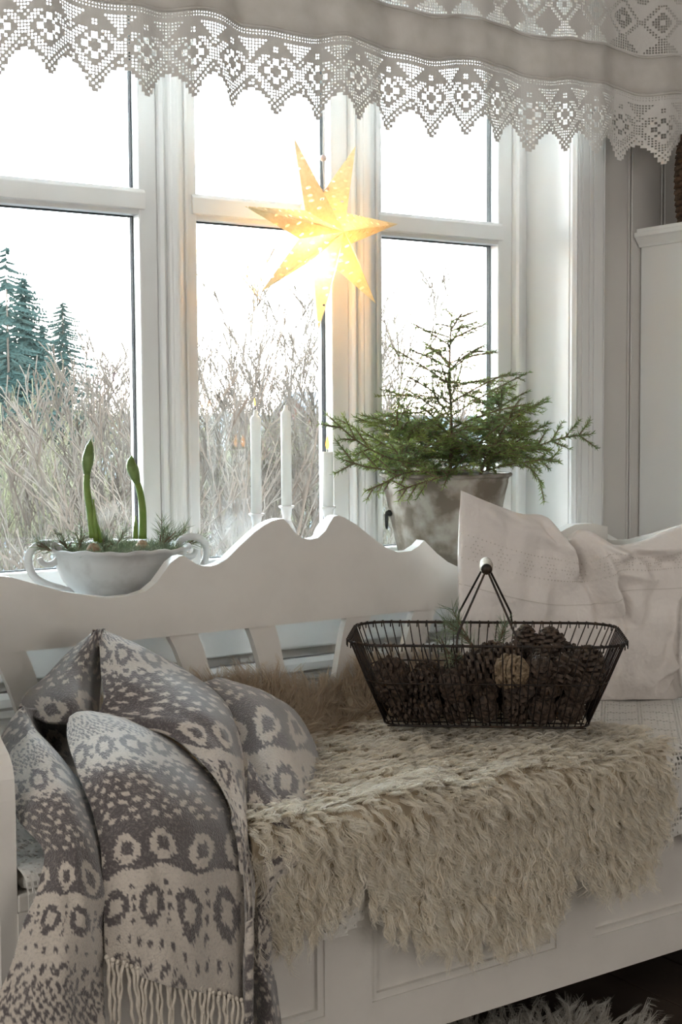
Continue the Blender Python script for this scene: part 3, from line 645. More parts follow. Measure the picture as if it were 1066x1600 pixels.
xx = G[..., 0]; yy = G[..., 1]
def crease(x0, y0, x1, y1, wd, dp, power=1):
    L = math.hypot(x1-x0, y1-y0); ux, uy = (x1-x0)/L, (y1-y0)/L; s = (xx-x0)*ux+(yy-y0)*uy; d = (xx-x0)*(-uy)+(yy-y0)*ux
    e_ = np.clip(1-np.abs(s/L-.5)*2, 0, 1)**.5 if power == 1 else np.clip(1-np.clip(s/L, 0, 2), 0, 1)*np.exp(-np.clip(-s, 0, 99)/20)
    return dp*np.exp(-(d/wd)**2)*e_
fold = 1.0*crease(878, 838, 924, 985, 12, -.026, 2)+crease(850, 806, 885, 900, 10, .012)+crease(905, 830, 930, 960, 14, .012)+crease(770, 790, 850, 812, 8, -.008)+crease(735, 790, 850, 850, 12, .007)
fold += crease(925, 870, 1010, 845, 9, .010)+crease(960, 855, 1040, 880, 8, -.012)+crease(1000, 850, 1066, 835, 9, .012)+crease(985, 890, 1060, 875, 8, -.006)+crease(930, 900, 950, 975, 8, -.006)
fold += crease(1000, 1075, 1060, 1040, 8, -.008)+crease(1020, 1092, 1050, 1045, 7, -.010)+crease(990, 1060, 1050, 1020, 9, .005)+crease(740, 880, 820, 990, 18, .004)+crease(1050, 960, 1062, 1060, 8, -.006)
for (a_, b_, c_, d_, w_, h_) in ((722, 775, 790, 840, 6, .008), (735, 772, 845, 838, 5, -.007), (800, 806, 862, 862, 5, .008), (832, 806, 850, 850, 4, -.008), (846, 810, 872, 900, 5, .009), (905, 838, 960, 872, 5, .009), (925, 832, 1000, 872, 5, -.008), (960, 862, 1066, 850, 5, .010), (990, 852, 1060, 832, 4, -.008),
    (1010, 868, 1075, 845, 5, .009), (930, 890, 1000, 905, 5, .004), (926, 915, 940, 985, 4, .006), (934, 905, 962, 975, 5, -.005), (915, 900, 925, 980, 4, .006), (1010, 1080, 1058, 1030, 4, .008), (1024, 1090, 1062, 1062, 4, -.008), (985, 1075, 1045, 1010, 6, .004), (745, 960, 760, 1040, 8, .003), (820, 890, 822, 1000, 5, .002)):
    fold += crease(a_, b_, c_, d_, w_*1.25, h_*.8)
rs = np.random.RandomState(4)
wr = .0012*np.sin(xx*.09+yy*.05)+.0010*np.sin(xx*.05-yy*.11+1)+.0008*np.sin(xx*.17+yy*.02)
fr_ = np.clip(16*U*(1-U)*T*(1-T), 0, 1)**.5
def grid3(sgn):
    Yd = Yc-sgn*bul-(fold*3.2+wr*3.5)*fr_ if sgn > 0 else Yc+bul*.75
    R1 = np.stack([xx-CX, -(yy-CY), np.full(xx.shape, -F)], -1) @ RC.T
    base = R1*(Yc/R1[..., 1])[..., None]; base[..., 2] += EYE
    P = base.copy(); P[..., 1] += (Yd-Yc); return P
Pf = grid3(1); Pb = grid3(-1)
Pf[..., 2] = np.maximum(Pf[..., 2], .498); Pb[..., 2] = np.maximum(Pb[..., 2], .498); Pb[..., 1] = np.minimum(Pb[..., 1], 2.226+np.clip(Pb[..., 2]-.83, 0, 1)*.1)
idx = np.arange(nu*nv).reshape(nv, nu); Q = np.stack([idx[:-1, :-1], idx[1:, :-1], idx[1:, 1:], idx[:-1, 1:]], -1).reshape(-1, 4)
V = np.concatenate([Pf.reshape(-1, 3), Pb.reshape(-1, 3)]); Q2 = np.concatenate([Q, Q[:, ::-1]+nu*nv])
bd = np.concatenate([idx[0, :], idx[1:, -1], idx[-1, -2::-1], idx[-2:0:-1, 0]]); bn = np.roll(bd, -1)
Q3 = np.stack([bd, bn, bn+nu*nv, bd+nu*nv], -1)
pc = np_mesh('pillow_case', V, np.concatenate([Q2, Q3]), M['pillow'], pil, smooth=True)
# drawn-thread band and seam lines following the front surface
def front(u, t): 
    a = u*(nu-1); b = t*(nv-1); i, j = min(int(a), nu-2), min(int(b), nv-2); fa, fb = a-i, b-j
    return Vector((Pf[j, i]*(1-fa)+Pf[j, i+1]*fa)*(1-fb)+(Pf[j+1, i]*(1-fa)+Pf[j+1, i+1]*fa)*fb)
def seam_t(u): return .335+.03*math.sin(u*7)-.0*u
for k, (dt, r) in enumerate(((0, .0007),)):
    part(MB().tube([front(i/140, seam_t(i/140)+dt)+Vector((0, -.0006, 0)) for i in range(141)], r, 5), 'seam', M['embroid'], pil)
mb = MB()
for row in range(7):
    for i in range(170):
        u = (i+.5)/170; t = seam_t(u)-.175+row*.014
        if row in (0, 6): ok = i % 2 == 0
        else: ok = abs(((i % 12)-5.5)) < [0, 1.2, 3, 4.6, 3, 1.2, 0][row] and (i+row) % 2 == 0
        if ok:
            c = front(u, t)+Vector((0, -.0005, 0)); mb.sphere(tuple(c), .0013, 5, 4)
em = part(mb, 'lace_band', M['embroid'], pil, stuff=True)
# ------------------------------------------------------------------ wire basket
M['wire'] = mat('dark_iron_wire', (.035, .03, .028), .45, metal=.7, noise=(40, (.07, .045, .03), .45, .7))
M['grip'] = mat('worn_wooden_grip', (.62, .55, .47), .6, noise=(90, (.22, .18, .14), .45, .7))
e1 = Vector((.775, -.632, 0)); e2 = Vector((.632, .775, 0)); zB, zR = .534, EYE-.397
bc = Vector((1.622, 1.945, 0))            # centre
def rr_rect(a, b, r, n=10):                # rounded rectangle, half sizes a,b: list of (p,q)
    out = []
    for cx_, cy_, a0 in ((a-r, -(b-r), -PI/2), (a-r, b-r, 0), (-(a-r), b-r, PI/2), (-(a-r), -(b-r), PI)):
        for k in range(n+1): t = a0+PI/2*k/n; out.append((cx_+r*math.cos(t), cy_+r*math.sin(t)))
    return out
def bw(p, q, z): return bc+e1*p+e2*q+Vector((0, 0, z))
def resamp(poly, n):
    P = [Vector(p) for p in poly]; P.append(P[0]); L = [0]
    for i in range(1, len(P)): L.append(L[-1]+(P[i]-P[i-1]).length)
    out = []
    for k in range(n):
        s = L[-1]*k/n; i = max(j for j in range(len(L)) if L[j] <= s+1e-9); i = min(i, len(P)-2); t = (s-L[i])/max(1e-9, L[i+1]-L[i]); out.append(P[i].lerp(P[i+1], t))
    return out
BA, BBq, TA, TB = .182, .092, .247, .142
NW = 84
def loop(h, n=NW):
    a = lerp(BA, TA, h); b = lerp(BBq, TB, h); return [bw(p.x, p.y, lerp(zB, zR, h)) for p in resamp(rr_rect(a, b, lerp(.04, .065, h)), n)]
basket = empty('wire_basket', (bc.x, bc.y, zB), 'dark rusty wire basket full of pine cones standing on the sheepskin', 'basket')
def ringm(h, r, nm): q = loop(h, 120); q.append(q[0]); q.append(q[1]); part(MB().tube(q, r, 6, cap=False), nm, M['wire'], basket, smooth=True)
ringm(1, .0026, 'rim'); ringm(.55, .0014, 'hoop'); ringm(.04, .0022, 'bottom_ring')
top = loop(1.0); mid = loop(.5); bot = loop(.04)
for k in range(NW):
    a, b = top[k], bot[k]; o_ = Vector((a.x-b.x, a.y-b.y, 0)).normalized()
    path = [b, mid[k], a-o_*.003-Vector((0, 0, .004)), a-o_*.001+Vector((0, 0, .0036)), a+o_*.0035+Vector((0, 0, .002)), a+o_*.0035-Vector((0, 0, .010))]
    part(MB().tube(path, .0012, 5), 'upright_wire', M['wire'], basket, smooth=True)
for k in range(13):
    p = -.17+.34*k/12; part(MB().tube([bw(p, -.088, zB+.004), bw(p, .088, zB+.004)], .0012, 5), 'floor_wire', M['wire'], basket)
for k in range(5):
    q = -.075+.15*k/4; part(MB().tube([bw(-.178, q, zB+.0015), bw(.178, q, zB+.0015)], .0012, 5), 'floor_wire', M['wire'], basket)
# handle: two bent wires from each long side meeting in a wooden grip
ga = onY(760, 884, 1.93); gdir = e2
hg = part(MB().lathe([(0, -.056), (.0085, -.056), (.0112, -.048), (.0125, 0), (.0112, .048), (.0085, .056), (0, .056)], (0, 0, 0), 16), 'wooden_grip', M['grip'], basket, smooth=True)
hg.matrix_basis = Matrix.Translation(ga) @ gdir.to_track_quat('Z', 'Y').to_matrix().to_4x4()
for nm, sgn in (('near', -1), ('far', 1)):
    g0 = ga+gdir*.058*sgn
    for ps in (-1, 1):
        foot = bw(.052*ps-.0, sgn*TB, zR)
        kn = foot+Vector((0, 0, .020))-gdir*sgn*.004-e1*ps*.002
        part(MB().tube([foot+Vector((0, 0, -.012)), foot+Vector((0, 0, .002)), kn, g0+e1*ps*.003-Vector((0, 0, .006)), g0-gdir*sgn*.004], .0022, 6), 'handle_wire', M['wire'], basket, smooth=True)
    cap = MB().lathe([(0, -.003), (.0095, -.003), (.010, 0), (.0095, .003), (0, .003)], (0, 0, 0), 16)
    c_ = part(cap, 'grip_cap', M['wire'], basket, smooth=True); c_.matrix_basis = Matrix.Translation(ga+gdir*.0575*sgn) @ gdir.to_track_quat('Z', 'Y').to_matrix().to_4x4()
# ------------------------------------------------------------------ pine cones
M['cone'] = mat('pine_cone_scales', (.085, .056, .038), .7, noise=(90, (.028, .018, .013), .4, .62))
M['cone2'] = mat('weathered_pine_cone', (.30, .22, .14), .7, noise=(110, (.13, .09, .05), .4, .62))
def cone_mesh(nsc, L, R, sd):
    r = random.Random(sd); mb = MB(); mb.sphere((0, 0, L*.48), L*.42, 8, 8, (R*.34/(L*.42), R*.34/(L*.42), 1))
    for k in range(nsc):
        t = (k+.5)/nsc; a = k*2.39996+r.uniform(-.15, .15); prof = math.sin(PI*min(1, .12+.86*t**.9))**.62
        rad = R*prof*(.94+.12*r.random()); z = L*(.05+.86*t); up = -.15+1.2*t+r.uniform(-.15, .2); wd = R*.33*(.5+.6*prof)
        ca, sa = math.cos(a), math.sin(a); o = Vector((ca, sa, 0)); s = Vector((-sa, ca, 0)); d = (o*math.cos(up)+Vector((0, 0, 1))*math.sin(up)).normalized(); n = d.cross(s)*-1
        b0 = o*(R*.24*prof)+Vector((0, 0, z-rad*.25*math.sin(up))); ln = max(.003, rad-R*.24*prof); m_ = b0+d*ln*.72; e_ = b0+d*ln
        th = R*.085
        V = [b0-s*wd*.35-n*th*.4, b0+s*wd*.35-n*th*.4, b0+s*wd*.35+n*th*.4, b0-s*wd*.35+n*th*.4,
             m_-s*wd-n*th, m_+s*wd-n*th, m_+s*wd+n*th*1.6, m_-s*wd+n*th*1.6,
             e_-s*wd*.45-n*th*.2, e_+s*wd*.45-n*th*.2, e_+s*wd*.45+n*th*1.9, e_-s*wd*.45+n*th*1.9]
        mb.add(V, [(0, 4, 5, 1), (3, 2, 6, 7), (0, 3, 7, 4), (1, 5, 6, 2), (4, 8, 9, 5), (7, 6, 10, 11), (4, 7, 11, 8), (5, 9, 10, 6), (8, 11, 10, 9)])
    return mb
GC = 'pine cones filling the wire basket'
protos = [cone_mesh(44, .062, .027, 1).build('pine_cone', M['cone']), cone_mesh(48, .068, .031, 2).build('pine_cone', M['cone']), cone_mesh(64, .070, .034, 3).build('pine_cone', M['cone2'])]
spots = []
rr = random.Random(21)
COLW = ['at the left end', 'near the left end', 'left of the middle', 'in the middle', 'right of the middle', 'near the right end', 'at the right end']; ROWW = ['front', 'centre', 'back']
for i in range(7):
    for j in range(3): spots.append((-.150+.05*i, -.056+.056*j, zB+.032, 0, 'dark brown pine cone in the bottom layer, %s row, %s' % (ROWW[j], COLW[i])))
for i in range(7):
    for j in range(3): spots.append((-.168+.056*i, -.062+.062*j, zB+.074, 0 if (i+j) % 2 else 1, 'dark brown pine cone in the second layer, %s row, %s' % (ROWW[j], COLW[i])))
W9 = ['front, just left of the pale cone', 'centre, behind the pale cone', 'front, just right of the pale cone', 'centre, under the two upright cones', 'front, towards the right end', 'centre, at the right end', 'back, by the pine sprig', 'back, behind the upright cones', 'back, towards the right end']
for k_, (p, q, dz) in enumerate(((-.02, -.07, .112), (.03, -.02, .118), (.095, -.075, .108), (.10, -.03, .114), (.145, -.07, .108), (.175, -.02, .110), (.01, .05, .112), (.08, .045, .114), (.14, .045, .112))): spots.append((p, q, zB+dz, 1, 'brown pine cone on top of the heap, '+W9[k_]))
used = set()
def put_cone(p, q, z, k, lab, up=False):
    base = protos[k]
    if k in used: o = base.copy(); COL.objects.link(o)
    else: o = base; used.add(k)
    if up: rot = Quaternion((1, 0, 0), rr.uniform(-.25, .25)) @ Quaternion((0, 0, 1), rr.random()*6)
    else:
        ax = Vector((rr.uniform(-1, 1), rr.uniform(-1, 1), rr.uniform(-.35, .5))).normalized(); rot = ax.to_track_quat('Z', 'Y')
    H = [.062, .068, .070][k]
    o.rotation_mode = 'QUATERNION'; o.rotation_quaternion = rot; o.location = bw(p, q, z)-(rot @ Vector((0, 0, H/2))); s_ = rr.uniform(.9, 1.05); o.scale = (s_, s_, s_)
    tag(o, lab, 'pine cone', GC)
for (p, q, z, k, lb) in spots: put_cone(p, q, z, k, lb)
pt = bc
put_cone(.050, -.085, zB+.105, 2, 'large pale tan pine cone in the middle front of the wire basket')
put_cone(.075, .035, zR-.012, 0, 'small upright dark pine cone topping the heap, left of two', True)
put_cone(.120, .030, zR-.018, 1, 'small upright reddish-brown pine cone topping the heap, right of two', True)
put_cone(.185, -.035, zR-.045, 1, 'upright dark pine cone at the right end of the basket', True)
put_cone(-.165, -.055, zR-.065, 1, 'brown pine cone heaped at the left end of the basket')
# ------------------------------------------------------------------ needles
M['needle'] = mat('pine_needle', (.16, .22, .14), .6, noise=(60, (.24, .29, .17), .4, .6))
M['twig'] = mat('twig_bark', (.16, .11, .07), .8)
M['spruce'] = mat('spruce_needle', (.25, .33, .085), .55, noise=(14, (.13, .20, .07), .4, .6), trans=.15)
def needles(paths, per_m, ln, wd, ang, seed=0, up=0):
    """thin three-sided spikes along paths; returns V,F"""
    r = random.Random(seed); V = []; Fs = []
    for pts in paths:
        for a, b in zip(pts[:-1], pts[1:]):
            a, b = Vector(a), Vector(b); L = (b-a).length
            if L < 1e-6: continue
            d = (b-a)/L; o = d.orthogonal().normalized()
            for k in range(max(1, int(L*per_m))):
                p = a.lerp(b, r.random()); th = r.random()*6.283; q = Quaternion(d, th) @ o
                if up and q.z < 0: q.z *= (1-up)
                an = ang*(.7+.6*r.random()); dr = (d*math.cos(an)+q*math.sin(an)).normalized(); l_ = ln*(.7+.5*r.random()); s = dr.cross(Vector((r.random()-.5, r.random()-.5, r.random()-.5))).normalized()*wd*.5
                n = len(V); V += [tuple(p-s), tuple(p+s), tuple(p+dr*l_*.6+s*.8), tuple(p+dr*l_), tuple(p+dr*l_*.6-s*.8)]; Fs.append((n, n+1, n+2, n+3, n+4))
    return V, Fs
def pine_sprig(p, dirv, L, label, group, seed, ln=.034, nb=3, cat='pine sprig', dens=900):
    r = random.Random(seed); root = empty('pine_sprig', p, label, cat, group); d = Vector(dirv).normalized(); paths = []
    main = [p+d*L*t+Vector((0, 0, .25*L*t*t)) for t in np.linspace(0, 1, 6)]; paths.append(main)
    for k in range(nb):
        t = .3+.5*k/nb; q = p+d*L*t; dd = (d+Vector((r.uniform(-1, 1), r.uniform(-1, 1), r.uniform(-.1, .7)))*.8).normalized(); paths.append([q+dd*L*.45*s for s in np.linspace(0, 1, 4)])
    mb = MB()
    for q in paths: mb.tube(q, [.0016]*(len(q)-1)+[.0008], 5)
    part(mb, 'twig', M['twig'], root)
    V, Fs = needles(paths, dens, ln, .0011, .75, seed); part(MB().add(V, Fs), 'needles', M['needle'], root, fix=False, stuff=True); return root
pine_sprig(bw(-.01, .03, zR-.045), (-.45, .25, .65), .085, 'green pine sprig sticking up among the cones in the wire basket', None, 3, .036, 4)
pine_sprig(bw(-.03, .0, zR-.06), (-.75, -.2, .28), .10, 'drooping pine sprig leaning left among the cones in the wire basket', None, 4, .032, 3, dens=600)
pine_sprig(bw(.02, .06, zR-.04), (.55, .3, .4), .06, 'short pine sprig behind the handle foot of the wire basket', None, 5, .03, 2)
# ------------------------------------------------------------------ zinc bucket with small spruces
M['zinc'] = mat('weathered_zinc', (.40, .375, .33), .6, metal=.3, noise=(17, (.17, .14, .105), .40, .60), bump=(30, .25, .003))
M['soil'] = mat('dark_soil', (.05, .04, .03), .95, bump=(90, 1, .01))
bk = Vector((1.892, 2.408, ZS)); RT, RB_ = .143, .094; HB = .972-ZS
bucket = empty('zinc_bucket', tuple(bk), 'weathered grey zinc bucket planted with small spruces on the right windowsill', 'bucket')
prof = [(0, .0), (RB_-.004, .0), (RB_, .006)]+[(lerp(RB_, RT, t), HB*t) for t in np.linspace(.05, .93, 9)]+[(RT, HB*.965), (RT-.003, HB*.965), (RT-.004, HB*.9), (RB_, .03), (0, .03)]
part(MB().lathe(prof, tuple(bk), 48), 'body', M['zinc'], bucket, smooth=True)
part(MB().tube([(bk.x+(RT+.001)*math.cos(a), bk.y+(RT+.001)*math.sin(a), bk.z+HB*.975) for a in np.linspace(0, 2*PI*49/48, 50)], .0042, 8, cap=False), 'rolled_rim', M['zinc'], bucket, smooth=True)
q = MB()
for z_, t in ((.12, .12),): q.tube([(bk.x+(lerp(RB_, RT, t)+.001)*math.cos(a), bk.y+(lerp(RB_, RT, t)+.001)*math.sin(a), bk.z+HB*t) for a in np.linspace(0, 2*PI*49/48, 50)], .0025, 6, cap=False)
part(q, 'swage_band', M['zinc'], bucket, smooth=True)
part(MB().lathe([(0, HB*.88), (RT*.93, HB*.88), (RT*.9, HB*.86), (0, HB*.86)], tuple(bk), 32), 'soil', M['soil'], bucket)
# riveted side seam and two ears, wire handle hanging
sa = math.atan2(-.38, .92); q = MB(); rv = MB()
for t in np.linspace(.06, .9, 12):
    r_ = lerp(RB_, RT, t)+.003; rv.sphere((bk.x+r_*math.cos(sa), bk.y+r_*math.sin(sa), bk.z+HB*t), .0042, 8, 6)
u0 = [(bk.x+(lerp(RB_, RT, t)+.0015)*math.cos(sa+d), bk.y+(lerp(RB_, RT, t)+.0015)*math.sin(sa+d), bk.z+HB*t) for t in (.03, .95) for d in (-.045, .045)]
u1 = [(bk.x+(lerp(RB_, RT, t)-.001)*math.cos(sa+d), bk.y+(lerp(RB_, RT, t)-.001)*math.sin(sa+d), bk.z+HB*t) for t in (.03, .95) for d in (-.045, .045)]
q.add(u0+u1, [(0, 1, 3, 2), (4, 6, 7, 5), (0, 4, 5, 1), (2, 3, 7, 6), (0, 2, 6, 4), (1, 5, 7, 3)]); part(q, 'side_seam', M['zinc'], bucket); part(rv, 'rivets', M['zinc'], bucket, smooth=True)
sb = sa+PI; er = MB()
hp = Vector((bk.x+(RT*.965)*math.cos(sb), bk.y+(RT*.965)*math.sin(sb), 0)); hz0 = onY(602, 802, hp.y).z; o_ = Vector((math.cos(sb), math.sin(sb), 0)); sd_ = Vector((-o_.y, o_.x, 0))
M['iron'] = mat('dark_iron', (.03, .035, .032), .5, metal=.6)
r0 = lerp(RB_, RT, (hz0-bk.z)/HB); hp = Vector((bk.x, bk.y, hz0))+o_*(r0+.004)
er.sphere(tuple(hp), .0075, 10, 8); er.tube([hp-sd_*.012, hp+sd_*.012], .004, 8)
part(er, 'handle_lug', M['iron'], bucket, smooth=True)
q = [hp+o_*.006+sd_*.009*math.sin(a)+Vector((0, 0, -.016+.018*math.cos(a))) for a in np.linspace(0, 2*PI, 18)]
part(MB().tube(q, .0022, 6), 'ring', M['iron'], bucket, smooth=True)
def side_w(o): return Vector((-o.y, o.x, 0))
def spruce(base, H, label, seed, lean=(0, 0), maxb=.17, sparse=0, spread=None, whorls=None):
    r = random.Random(seed); root = empty('young_spruce', tuple(base), label, 'spruce', 'young spruces in the zinc bucket'); base = Vector(base)
    tr = [base+Vector((lean[0]*t**1.3+.004*math.sin(t*7+seed), lean[1]*t**1.3, H*t)) for t in np.linspace(0, 1, 12)]
    tk = part(MB().tube(tr, [lerp(.0048, .0012, k/11) for k in range(12)], 6), 'trunk', M['twig'], root)
    V, Fs = needles([tr[5:]], 900, .009, .0013, .7, seed); part(MB().add(V, Fs), 'leader_needles', M['spruce'], root, fix=False, stuff=True)
    nw = whorls or 8
    for w_ in range(nw):
        t = .10+.84*(w_+.5)/nw; nb = 4 if t < .85 else 3; a0 = r.random()*6.28
        for b in range(nb):
            a = a0+b*2*PI/nb+r.uniform(-.3, .3); L = maxb*(1-t)**.75*r.uniform(.75, 1.15)+.018; tt = min(.97, max(.04, t+r.uniform(-.08, .08))); i = min(10, max(0, int(tt*11))); o = tr[i].lerp(tr[i+1], tt*11-i)
            out = Vector((math.cos(a), math.sin(a), 0)); up0 = r.uniform(.15, .75); bend = r.uniform(-.15, .25); pts = [o+out*L*s+side_w(out)*bend*L*s*s+Vector((0, 0, L*(up0*s-.12*s*s))) for s in np.linspace(0, 1, 7)]
            for p_ in pts:
                p_.y = min(p_.y, 2.585 if 1.84 < p_.x < 2.17 else 2.54)
                if p_.x > 2.25 and p_.y > 2.40: p_.y = 2.40-(p_.x-2.25)*.2
            paths = [pts]; side = out.cross(Vector((0, 0, 1)))
            for k in range(1, 6 if L > .07 else 3 if L > .04 else 1):
                for sg in (-1, 1):
                    if r.random() < .12+sparse*.5: continue
                    o2 = pts[k]; l2 = L*(.62-.085*k)*r.uniform(.6, 1.1); dr = (out*.75+side*sg*.7+Vector((0, 0, r.uniform(-.25, .45)))).normalized()
                    sub = [o2+dr*l2*s-Vector((0, 0, .12*l2*s*s)) for s in np.linspace(0, 1, 4)]
                    for p_ in sub: p_.y = min(p_.y, 2.585 if 1.84 < p_.x < 2.17 else 2.54)
                    paths.append(sub)
            mb = MB()
            for p_ in paths: mb.tube(p_, [.0017 if len(p_) == 7 else .0011]*(len(p_)-1)+[.0006], 4, cap=False)
            br = part(mb, 'branch', M['twig'], root)
            V, Fs = needles(paths, 800 if sparse else 850, .0085 if sparse else .0125, .0016, .75, seed*97+w_*7+b, up=.4)
            part(MB().add(V, Fs), 'needles', M['spruce'], br, fix=False, stuff=True)
    return root
sz = bk.z+HB*.88
def sbase(px, Y): p = onY(px, 740, Y); return (p.x, p.y, sz)
p = onY(706, 487, 2.42); b_ = sbase(703, 2.42)
spruce(b_, p.z-sz, 'tallest sparse young spruce in the middle of the zinc bucket', 31, (p.x-b_[0], 0), .235, sparse=.7, whorls=12)
b_ = sbase(640, 2.38); spruce(b_, .165, 'short bushy yellow-green spruce at the left side of the zinc bucket', 32, (-.055, -.02), .20, whorls=6)
b_ = sbase(668, 2.46); spruce(b_, .14, 'low spruce behind the left bushy one in the zinc bucket', 33, (-.02, .01), .15, whorls=5)
b_ = sbase(748, 2.36); spruce(b_, .17, 'short bushy spruce at the right side of the zinc bucket, in front', 34, (.07, -.04), .20, whorls=6)
b_ = sbase(762, 2.44); p = onY(790, 600, 2.43); spruce(b_, p.z-sz, 'medium spruce with pale upright tip at the right rear of the zinc bucket', 35, (p.x-b_[0], -.01), .15, whorls=7)
def bough(px, label, seed, name='spruce_bough'):
    pts0 = [onY(a, b, y) for a, b, y in px]; pts = [Vector(q) for q in crs(np.array([tuple(p) for p in pts0]), 14)]; r = random.Random(seed)
    root = empty(name, tuple(pts[0]), label, 'spruce branch', 'loose spruce boughs stuck in the zinc bucket'); paths = [pts]; L = (pts[-1]-pts[0]).length
    for k in range(3, 12, 2):
        for sg in (-1, 1):
            if r.random() < .35: continue
            d = (pts[k+1]-pts[k]).normalized(); s = d.cross(Vector((.5, -.8, .2))).normalized(); dr = (d*.8+s*sg*.6+Vector((0, 0, r.uniform(-.1, .1)))).normalized(); paths.append([pts[k]+dr*L*.2*q*r.uniform(.7, 1.1) for q in (0, .5, 1)])
    mb = MB()
    for q in paths: mb.tube(q, [.0018]*(len(q)-1)+[.0007], 5)
    part(mb, 'stem', M['twig'], root); V, Fs = needles(paths, 1100, .0125, .0017, .85, seed); part(MB().add(V, Fs), 'needles', M['spruce'], root, fix=False, stuff=True)
bough([(690, 735, 2.34), (610, 716, 2.31), (560, 690, 2.30), (511, 648, 2.30)], 'long spruce bough arching up left over the candle from the zinc bucket', 41)
bough([(690, 738, 2.32), (620, 735, 2.29), (575, 730, 2.28), (535, 718, 2.28)], 'low spruce bough sticking out left over the rim of the zinc bucket', 42)
bough([(760, 720, 2.36), (830, 700, 2.34), (880, 684, 2.33), (926, 678, 2.33)], 'long spruce bough pointing right in front of the window jamb', 43)
bough([(780, 728, 2.35), (812, 722, 2.33), (840, 745, 2.33), (851, 785, 2.33)], 'drooping spruce bough hanging down right of the zinc bucket', 44)
bough([(750, 728, 2.36), (800, 715, 2.35), (840, 718, 2.35), (875, 722, 2.35)], 'thin spruce bough lying level right of the zinc bucket rim', 45)
bough([(650, 736, 2.31), (625, 742, 2.265), (600, 755, 2.262), (570, 768, 2.262)], 'small spruce bough drooping over the left rim of the zinc bucket', 46)
bough([(720, 735, 2.31), (690, 745, 2.262), (655, 756, 2.262), (620, 768, 2.262)], 'small yellow-green spruce bough lying over the front of the zinc bucket', 47)
# ------------------------------------------------------------------ white bowl with scroll handles
M['ceramic'] = mat('chalky_white_ceramic', (.52, .52, .51), .5, noise=(22, (.42, .41, .40), .48, .68), bump=(40, .15, .002))
bo = Vector((1.103, 2.405, ZS)); RBo = .135; HBo = .112
bowl = empty('scroll_handled_bowl', tuple(bo), 'wide white ceramic bowl with two scroll handles on the left windowsill', 'bowl')
prof = [(0, 0), (.045, 0), (.048, .004), (.046, .008), (.062, .014), (.088, .030), (.108, .052), (.120, .078), (.123, .088), (.1245, .092), (.126, .105), (.134, .110), (.137, .114), (.134, .118), (.124, .114), (.116, .095), (.10, .05), (.06, .022), (0, .016)]
mb = MB().lathe(prof, tuple(bo), 56)
o = part(mb, 'body', M['ceramic'], bowl, smooth=True)
for v in o.data.vertices:
    dx, dy = v.co.x-bo.x, v.co.y-bo.y; a = math.atan2(dy, dx); h = v.co.z-bo.z
    if h > .1: v.co.z += .0016*math.sin(a*17)+.001*math.sin(a*7)
curl = [(57, 872), (60, 880), (70, 884), (82, 880), (90, 869), (86, 857), (72, 850), (52, 853), (39, 867), (39, 885), (48, 902), (66, 914), (90, 922), (112, 930)]
for sg in (-1, 1):
    ax = Vector((math.cos(-.10), math.sin(-.10), 0)); pts = []
    for a, b in curl: pts.append(bo+ax*sg*(.129+(80-a)*1.15e-3)+Vector((0, 0, .128-(b-850)*1.17e-3)))
    pts = [Vector(q) for q in crs(np.array([tuple(p) for p in pts]), 48)]
    part(MB().tube(pts, [lerp(.0052, .0074, min(1, k/20))*(1 if k < 36 else lerp(1, .7, (k-36)/12)) for k in range(48)], 10), 'scroll_handle', M['ceramic'], bowl, smooth=True)
part(MB().lathe([(0, .102), (.118, .100), (.116, .094), (0, .094)], tuple(bo), 32), 'soil', M['soil'], bowl)
# amaryllis
M['stalk'] = mat('amaryllis_green', (.14, .24, .03), .4, noise=(40, (.19, .27, .05), .4, .6), trans=.15, coat=.2)
M['budtip'] = mat('amaryllis_bud', (.20, .29, .09), .4, noise=(60, (.13, .20, .05), .4, .6), trans=.15)
M['bulb'] = mat('papery_bulb', (.28, .17, .10), .6, noise=(50, (.45, .36, .24), .5, .6))
def amaryllis(base, stalk, bud, leaves, label):
    Y = 2.385; b = onY(*base, Y); root = empty('amaryllis', (b.x, b.y, ZS+.098), label, 'plant', 'amaryllis in the white bowl')
    part(MB().lathe([(0, -.012), (.013, -.008), (.017, .002), (.015, .010), (.010, .018), (.007, .022), (0, .024)], (b.x, b.y, ZS+.104), 20), 'bulb', M['bulb'], root, smooth=True)
    pts = [Vector(q) for q in crs(np.array([tuple(onY(x, y, Y)) for x, y in stalk]), 16)]
    part(MB().tube(pts, [.0078-.0018*k/15 for k in range(16)], 12), 'stalk', M['stalk'], root, smooth=True)
    pts = [Vector(q) for q in crs(np.array([tuple(onY(x, y, Y)) for x, y in bud]), 16)]
    part(MB().tube(pts, [.0060+.0052*math.sin(PI*min(1, (k/15)*1.15))**1.2 if k < 12 else lerp(.0075, .0004, (k-12)/3) for k in range(16)], 12), 'bud', M['budtip'], root, smooth=True)
    for lf in leaves:
        p0, p1 = onY(*lf[0], Y-.008), onY(*lf[1], Y-.012); w_ = lf[2]; V = []; n = 8
        for k in range(n+1):
            t = k/n; c = p0.lerp(p1, t); hw = w_*(1-t**2)+.0004; V += [c+Vector((-hw, .003*(1-t), 0)), c+Vector((0, -.003, 0)), c+Vector((hw, .003*(1-t), 0))]
        Fs = [(3*k+j, 3*k+j+1, 3*k+4+j, 3*k+3+j) for k in range(n) for j in range(2)]
        lo = part(MB().add(V, Fs), 'leaf', M['stalk'], root, smooth=True, fix=False); m_ = lo.modifiers.new('t', 'SOLIDIFY'); m_.thickness = .0025
